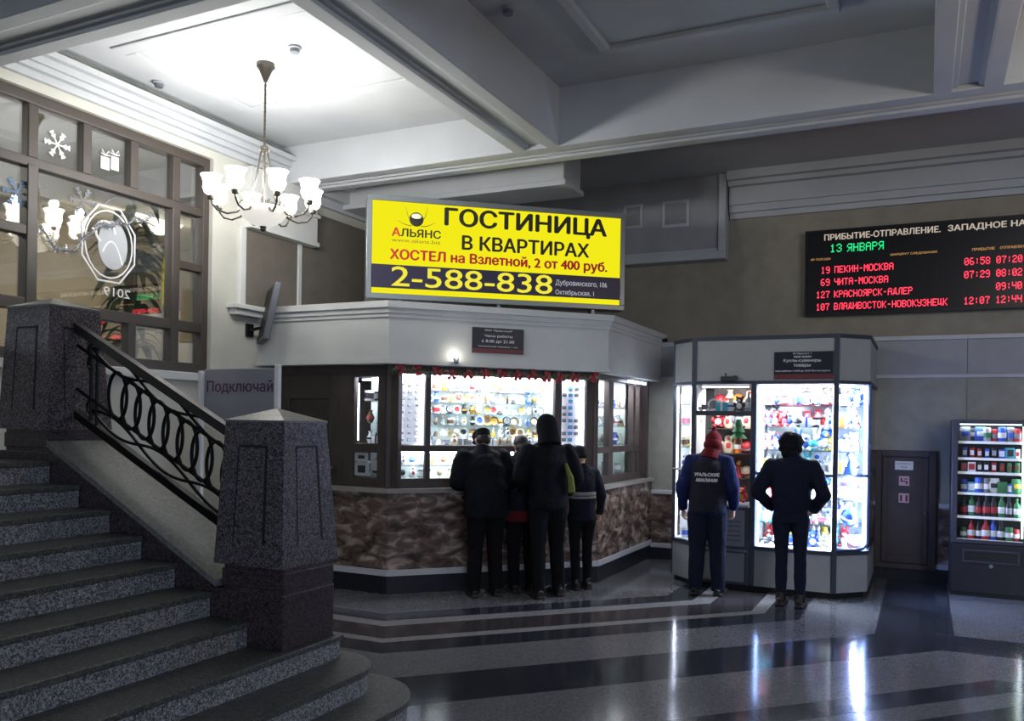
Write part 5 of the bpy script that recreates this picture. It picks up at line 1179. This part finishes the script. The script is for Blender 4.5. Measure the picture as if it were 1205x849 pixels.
def hand(b, wr, a, n, bb, curl=.5, spread=1, s=1.0):
    """palm and five fingers: a along the hand, n out of the palm, bb towards the thumb"""
    wr, a, n, bb = Vector(wr), Vector(a).normalized(), Vector(n).normalized(), Vector(bb).normalized()
    ref = tuple(bb)
    b.tube([wr - a * .02, wr + a * .02 * s, wr + a * .06 * s, wr + a * .092 * s], [(.026, .018), (.032, .016), (.040 * s, .014), (.037 * s, .011)], 12, ref=ref)
    for i, L_ in enumerate((.072, .080, .075, .060)):
        p = wr + a * (.086 - .004 * abs(i - 1)) * s + bb * (.028 - .0187 * i) * s; th = .12; pts = [p - a * .012, p]; f = 1 + .06 * (1.5 - i) * 0
        for sgl in (.42, .33, .25):
            th += curl * (.8 if sgl == .42 else 1)
            d = (a * math.cos(th) + n * math.sin(th) + bb * (.06 * (1.5 - i)) * spread).normalized(); p = p + d * L_ * sgl * s; pts.append(p)
        b.tube(pts, [.0095 * s, .0092 * s, .0088 * s, .008 * s, .0062 * s], 8, ref=ref)
    p = wr + a * .025 * s + bb * .026 * s; pts = [p]
    for L_, k in ((.038, .55), (.032, .75), (.026, .9)):
        p = p + (a * k + bb * (1.05 - k) + n * (.22 + curl * .3)).normalized() * L_ * s; pts.append(p)
    b.tube(pts, [.013 * s, .0115 * s, .010 * s, .0075 * s], 8, ref=tuple(n))
def person(label, loc, rz, H, ly=.03, head=(0, .06, 1.635), pitch=.15, yaw=0, arms=None, feet=((-.11, 0, 0), (.11, .03, 0)), bulk=1.0, shoulders=.19, hem=.80, hemw=(.205, .15),
           jacket=None, trouser=None, shoe=None, legw=1.0, sleeve=1.0, hips_y=0, handcurl=.55, collar=.09):
    s = H / 1.75
    o = thing('person', label, 'person', loc, rz)
    S = Matrix.Scale(s, 4)
    hx, hy, hz_ = head
    HM = T(hx, hy, hz_) @ RZ(yaw) @ RX(-pitch)
    sh = [Vector((sx * shoulders, ly, 1.435)) for sx in (-1, 1)]
    el, wr, hd, pn, tb = arms
    hipz = .93; hips = [Vector((sx * .092, hips_y, hipz)) for sx in (-1, 1)]
    an = [Vector((f[0], f[1], .085)) for f in feet]; kn = [(hips[i].lerp(an[i], .52) + Vector((0, .022, 0))) for i in (0, 1)]
    # ---- body: one continuous surface
    b = MB(S)
    b.tube([(0, hips_y, .86), (0, hips_y, .96), (0, hips_y * .6 + ly * .2, 1.10), (0, ly * .65, 1.28), (0, ly, 1.40), (0, ly, 1.455), (0, ly + .012, 1.50), (hx * .6, (ly + hy) / 2, hz_ - .10), (hx, hy - .015, hz_ - .03)],
           [(.13, .10), (.165, .115), (.145, .10), (.168, .115), (.155, .09), (.10, .07), (.062, .060), (.056, .058), (.05, .055)], 18)
    b.ball((0, -.008, .02), (.076, .096, .103), 18, M=HM); b.ball((0, .032, -.055), (.055, .062, .058), 14, M=HM)
    b.hull([HM @ Vector(p) for p in ((-.012, .088, .01), (.012, .088, .01), (.017, .085, -.035), (-.017, .085, -.035))], [HM @ Vector(p) for p in ((-.005, .098, .012), (.005, .098, .012), (.008, .115, -.030), (-.008, .115, -.030))])
    b.ball((0, .078, .035), (.05, .016, .012), 10, M=HM); b.ball((0, .090, -.062), (.022, .010, .006), 8, M=HM); b.ball((0, .086, -.074), (.019, .010, .007), 8, M=HM); b.ball((0, .074, -.098), (.02, .016, .014), 8, M=HM)
    for sx in (-1, 1): b.ball((sx * .077, -.012, -.008), (.010, .02, .032), 8, M=HM)
    for i, sx in enumerate((-1, 1)):
        b.tube([(sx * .09, ly, 1.40), sh[i] + Vector((-sx * .012, 0, -.04)), sh[i].lerp(Vector(el[i]), .5), el[i], Vector(el[i]).lerp(Vector(wr[i]), .35), wr[i]], [.045, .05, .046, .042, .041, .026], 12)
        hand(b, wr[i], hd[i], pn[i], tb[i], handcurl)
        b.tube([(sx * .07, hips_y, .92), hips[i] - Vector((0, 0, .06)), hips[i].lerp(kn[i], .5), kn[i], kn[i].lerp(an[i], .35), an[i], an[i] - Vector((0, .01, .05))], [.09, .092, .075, .056, .055, .036, .034], 12)
        b.tube([an[i] + Vector((0, -.05, -.052)), an[i] + Vector((0, .03, -.05)), an[i] + Vector((0, .12, -.058)), an[i] + Vector((0, .18, -.066))], [(.034, .03), (.038, .034), (.042, .024), (.03, .014)], 10)
    solid(b, 'body', M_skin, o, .0065 * s, 3)
    for sx in (-1, 1):
        b = MB(S); b.ball((sx * .031, .077, .012), (.0135, .012, .010), 10, M=HM); b.build('eye', mat('eye_white', (232, 230, 226), .2) if 'eye_white' not in bpy.data.materials else bpy.data.materials['eye_white'], o, smooth=True)
    # ---- clothes
    b = MB(S); k = bulk
    path = [(0, hips_y - .0, hem), (0, hips_y, hem + .06), (0, hips_y * .8 + ly * .1, 1.02), (0, ly * .5, 1.16), (0, ly * .8, 1.30), (0, ly, 1.40), (0, ly, 1.455), (0, ly + .006, 1.49), (hx * .4, ly + .015, 1.49 + collar * .5)]
    b.tube(path, [(hemw[0] * .97, hemw[1] * .97), hemw, (.195 * k, .145 * k), (.195 * k, .15 * k), (.205 * k, .152 * k), (.185, .128 * k), (.13, .10), (.092, .086), (.078, .076)], 22)
    b.ball((0, ly, 1.36), (shoulders + .015, .125 * k, .10), 16)
    for i, sx in enumerate((-1, 1)):
        E_, W_ = Vector(el[i]), Vector(wr[i])
        So = sh[i] + Vector((sx * .0, 0, -.02))
        b.tube([(sx * .05, ly, 1.45), (sx * .11, ly, 1.43), So], [.062, .066, .062], 14)
        b.ball(So, .072 * sleeve, 14)
        b.tube([So + Vector((0, 0, .01)), So.lerp(E_, .3), So.lerp(E_, .65), E_], [.066 * sleeve, .078 * sleeve, .074 * sleeve, .066 * sleeve], 14); b.ball(E_, .066 * sleeve, 12)
        b.tube([E_, E_.lerp(W_, .5), W_ + (W_ - E_).normalized() * .01], [.066 * sleeve, .058 * sleeve, .047 * sleeve], 14)
    b.tube([(-shoulders - .01, ly, 1.375), (-shoulders * .5, ly, 1.40), (0, ly, 1.41), (shoulders * .5, ly, 1.40), (shoulders + .01, ly, 1.375)], [(.06, .06), (.098 * k, .082), (.105 * k, .085), (.098 * k, .082), (.06, .06)], 14, ref=(0, 1, 0))
    b.tube([(-shoulders - .005, ly, 1.27), (0, ly * .8, 1.28), (shoulders + .005, ly, 1.27)], [(.07, .09), (.14 * k, .10), (.07, .09)], 14, ref=(0, 1, 0))
    jk = solid(b, 'jacket', jacket, o, .010 * s, 14, .030 * s)
    b = MB(S)
    b.tube([(0, hips_y, .84), (0, hips_y, .92), (0, hips_y, 1.03)], [(.155, .118), (.178, .13), (.165, .12)], 18)
    for i, sx in enumerate((-1, 1)):
        K_, A_ = kn[i], an[i]
        b.tube([(sx * .075, hips_y, .93), hips[i] - Vector((0, 0, .07)), hips[i].lerp(K_, .5), K_, K_.lerp(A_, .45), A_ + Vector((0, 0, .03)), A_ + Vector((0, 0, -.035))], [.10, .108 * legw ** .5, .090 * legw, .072 * legw, .070 * legw, .060 * legw, .062 * legw], 14)
    solid(b, 'trousers', trouser, o, .009 * s, 4, .014 * s)
    for i in (0, 1):
        b = MB(S); A_ = an[i]
        b.tube([A_ + Vector((0, -.078, -.045)), A_ + Vector((0, -.03, -.035)), A_ + Vector((0, .05, -.04)), A_ + Vector((0, .13, -.05)), A_ + Vector((0, .20, -.058))], [(.030, .034), (.043, .046), (.047, .043), (.050, .034), (.030, .022)], 14)
        b.tube([A_ + Vector((0, -.01, -.04)), A_ + Vector((0, -.01, .05))], [.05, .048], 12)
        b.box(A_.x - .045, A_.x + .045, A_.y - .085, A_.y + .205, .004 / s if False else .003, .024, .01)
        solid(b, 'shoe', shoe, o, .007 * s, 2)
    return o, S, HM, jk
def headwear(o, S, HM, name, m, shapes, voxel=.006, disp=0, tex=None, it=3):
    b = MB(S)
    for kind, *a in shapes:
        if kind == 'ball': b.ball(a[0], a[1], 16, M=HM)
        elif kind == 'lathe': b.lathe(a[0], 20, M=HM @ a[1])
        elif kind == 'tube': b.tube([HM @ Vector(p) for p in a[0]], a[1], 14)
        elif kind == 'wtube': b.tube(a[0], a[1], 16)
    return solid(b, name, m, o, voxel, it, disp, tex)
def cloth(name, rgb, var=.12): return mat(name, rgb, .9, var=var, vscale=25, bump=.15, bscale=220, spec=.15)
M_jk1 = cloth('charcoal_padded_coat', (21, 23, 30)); M_jk2 = cloth('black_coat', (20, 21, 27)); M_jk3 = cloth('dark_blue_coat', (28, 30, 42)); M_jk5 = cloth('navy_work_jacket', (30, 38, 80)); M_jk6 = cloth('dark_navy_jacket', (26, 30, 48))
M_tr1 = cloth('black_trousers', (22, 22, 27)); M_tr5 = cloth('navy_work_trousers', (26, 30, 48)); M_tr6 = cloth('dark_jeans', (28, 32, 50)); M_shoe = mat('black_leather_shoe', (22, 21, 22), .4); M_shoebr = mat('dark_brown_boot', (40, 32, 32), .5)
M_hatblk = cloth('black_wool', (26, 26, 30)); M_hatred = cloth('dark_red_knit', (98, 28, 34)); M_fur = cloth('black_fur', (24, 25, 32)); M_hair = mat('dark_hair', (34, 26, 22), .6, var=.2, vscale=80)
def K1(s, n): p = A + DD * s + NN * n; return (p.x, p.y, 0)
FACE = math.atan2(-(-NN.x), -NN.y) if False else math.atan2(NN.x, -NN.y)
# arms: elbows, wrists, hand directions, palm normals, thumb sides (left, right)
def arms_(eL, wL, eR, wR, dL=(0, 1, -.1), dR=(0, 1, -.1), nL=(0, 0, -1), nR=(0, 0, -1), tL=(1, 0, 0), tR=(-1, 0, 0)): return ((eL, eR), (wL, wR), (dL, dR), (nL, nR), (tL, tR))
LEAN = arms_((-.30, .04, 1.16), (-.20, .20, 1.10), (.30, .04, 1.16), (.20, .20, 1.10))
POCK = arms_((-.33, -.05, 1.14), (-.20, .12, .97), (.33, -.05, 1.14), (.20, .12, .97), (.5, .7, -.5), (-.5, .7, -.5), (.7, -.3, .3), (-.7, -.3, .3), (.4, .5, .6), (-.4, .5, .6))
DOWN = arms_((-.27, -.03, 1.14), (-.27, .06, .90), (.27, -.03, 1.14), (.26, .10, .92), (0, .12, -1), (0, .15, -1), (1, 0, 0), (-1, 0, 0), (0, 1, .1), (0, 1, .1))

# 1 stout man in a flat cap, bent over the counter
o, S, HM, jk = person('person in a padded dark jacket and flat cap, leaning on the kiosk counter', K1(.93, .33), FACE, 1.74, ly=.10, head=(.02, .20, 1.575), pitch=.55, arms=LEAN, bulk=1.18, shoulders=.215, hem=.80, hemw=(.235, .175), jacket=M_jk1, trouser=M_tr1, shoe=M_shoe, legw=1.12, sleeve=1.2, feet=((-.12, -.02, 0), (.12, .0, 0)), hips_y=-.03)
headwear(o, S, HM, 'flat_cap', M_hatblk, [('ball', (0, .0, .075), (.098, .125, .052)), ('ball', (0, .10, .045), (.075, .06, .014)), ('ball', (0, -.02, .04), (.086, .10, .05))])
headwear(o, S, HM, 'hair', M_hair, [('ball', (0, -.045, -.005), (.079, .066, .07))])
# 2 tall man
o, S, HM, jk = person('tall person in a dark coat with the hood up, standing at the kiosk window', K1(1.52, .56), FACE, 1.83, ly=.04, head=(0, .07, 1.63), pitch=.18, arms=arms_((-.30, .0, 1.16), (-.22, .14, 1.05), (.31, -.0, 1.15), (.24, .10, 1.00)), bulk=1.04, shoulders=.215, hem=.86, hemw=(.215, .16), jacket=M_jk2, trouser=M_tr1, shoe=M_shoebr, legw=1.02, sleeve=1.1, feet=((-.10, -.03, 0), (.14, .05, 0)))
headwear(o, S, HM, 'hood', M_jk2, [('ball', (0, -.012, .03), (.104, .120, .118)), ('ball', (0, -.02, -.02), (.104, .118, .10)), ('tube', [(0, -.02, -.01), (0, -.028, -.04), (0, -.04, -.10), (0, -.05, -.17)], [(.09, .10), (.100, .112), (.108, .112), (.125, .115)])], .007, .010, None, 12)
b_ = MB(S); b_.tube([(.13, -.10, 1.30), (.17, -.145, 1.16), (.19, -.13, 1.02)], [(.012, .03), (.03, .035), (.04, .03)], 10); solid(b_, 'green_yellow_flash', cloth('dull_yellow_green', (116, 124, 66)), o, .008, 3)
# 3 person half hidden in front of the tall man
o, S, HM, jk = person('person mostly hidden behind the tall hooded one, dark hair and a red hem showing', K1(1.38, .22), FACE, 1.66, ly=.04, head=(0, .10, 1.60), pitch=.3, arms=LEAN, bulk=.98, shoulders=.18, hem=.86, hemw=(.20, .15), jacket=M_jk3, trouser=M_tr1, shoe=M_shoe, feet=((-.10, -.01, 0), (.10, .0, 0)))
headwear(o, S, HM, 'hair', M_hair, [('ball', (0, -.02, .03), (.086, .10, .095)), ('ball', (0, -.05, -.04), (.08, .07, .07))])
b_ = MB(S); b_.tube([(0, 0, .78), (0, 0, .90)], [(.215, .165), (.205, .158)], 22); solid(b_, 'red_hem', cloth('dull_red_cloth', (92, 32, 38)), o, .010, 3, .01)
# 4 youngster on the right
o, S, HM, jk = person('short slim person in a striped dark jacket beside the tall hooded one', K1(2.03, .29), FACE, 1.52, ly=.03, head=(-.01, .08, 1.62), pitch=.25, arms=arms_((-.25, .03, 1.16), (-.18, .18, 1.08), (.27, .0, 1.14), (.26, .05, .92), dR=(0, .3, -1), nR=(-1, 0, 0), tR=(0, 1, .2)), bulk=.88, shoulders=.165, hem=.84, hemw=(.175, .135), jacket=M_jk3, trouser=M_tr1, shoe=M_shoe, legw=.88, sleeve=.95, feet=((-.08, -.02, 0), (.09, .02, 0)))
headwear(o, S, HM, 'knit_hat', M_hatblk, [('ball', (0, -.01, .035), (.086, .105, .105)), ('ball', (0, -.02, .0), (.088, .102, .05))])
for z, h in ((1.175, .022), (1.13, .016)):
    b_ = MB(S); b_.tube([(0, .015, z - h), (0, .015, z + h)], [(.182, .146), (.183, .147)], 26); solid(b_, 'reflective_stripe', mat('grey_reflective', (128, 130, 130), .4) if 'grey_reflective' not in bpy.data.materials else bpy.data.materials['grey_reflective'], o, .006, 2, .006)
# 5 worker in a red hat at the serving window
o, S, HM, jk = person('person in a navy work jacket with lettered back and dark red hat', (-2.005, 8.86, 0), .06, 1.72, ly=.06, head=(.035, .12, 1.60), pitch=.42, arms=DOWN, bulk=1.0, shoulders=.19, hem=.86, hemw=(.205, .155), jacket=M_jk5, trouser=M_tr5, shoe=M_shoe, legw=1.22, feet=((-.115, .0, 0), (.12, .03, 0)))
headwear(o, S, HM, 'pompom_hat', M_hatred, [('ball', (0, -.015, .035), (.090, .108, .095)), ('ball', (0, -.02, .095), (.055, .065, .05)), ('ball', (0, -.02, -.025), (.102, .108, .07)), ('ball', (0, -.04, .155), (.026, .026, .026))])
b_ = MB(S); b_.tube([(.01, .035, 1.425), (.018, .06, 1.48), (.026, .08, 1.53)], [(.125, .105), (.10, .095), (.092, .09)], 16); solid(b_, 'scarf', M_hatred, o, .008, 3, .008)
vest = cloth('black_vest_cloth', (34, 36, 46))
b_ = MB(S); b_.tube([(0, 0, .88), (0, .0, 1.02), (0, .03, 1.16), (0, .048, 1.30), (0, .058, 1.38), (0, .062, 1.44)], [(.200, .166), (.198, .160), (.20, .166), (.205, .168), (.185, .150), (.13, .12)], 24)
vs = solid(b_, 'vest', vest, o, .010, 4, .016)
bv = BVHTree.FromPolygons([v.co for v in vs.data.vertices], [p.vertices for p in vs.data.polygons])
for s_, x0, x1, z0, z1 in (('УРАЛЬСКИЕ', -.125, .135, 1.262, 1.298), ('АВИАЛИНИИ', -.105, .115, 1.205, 1.24)):
    t_ = text(S, s_, x0, x1, z0, z1, -.30, M_txtw, vs, bold=.01)
    for v in t_.data.vertices:
        h_ = bv.ray_cast(Vector((v.co.x, -1, v.co.z)), Vector((0, 1, 0)))
        if h_[0] is not None: v.co.y = h_[0].y - .004
# 6 person in a furry hat before the lit case
o, S, HM, jk = person('person in a dark jacket, slim jeans and fluffy dark hat, hands in front pockets', (-1.165, 8.80, 0), -.05, 1.70, ly=.03, head=(-.02, .08, 1.62), pitch=.2, arms=POCK, bulk=1.0, shoulders=.205, hem=.93, hemw=(.175, .14), jacket=M_jk6, trouser=M_tr6, shoe=M_shoebr, legw=.88, sleeve=1.08, feet=((-.075, -.05, 0), (.115, -.075, 0)))
headwear(o, S, HM, 'fluffy_hat', M_fur, [('ball', (0, -.02, .04), (.125, .13, .105)), ('ball', (0, -.03, -.03), (.118, .115, .07)), ('ball', (0, -.05, -.09), (.09, .085, .06))], .007, .03, CLOUD2, 2)
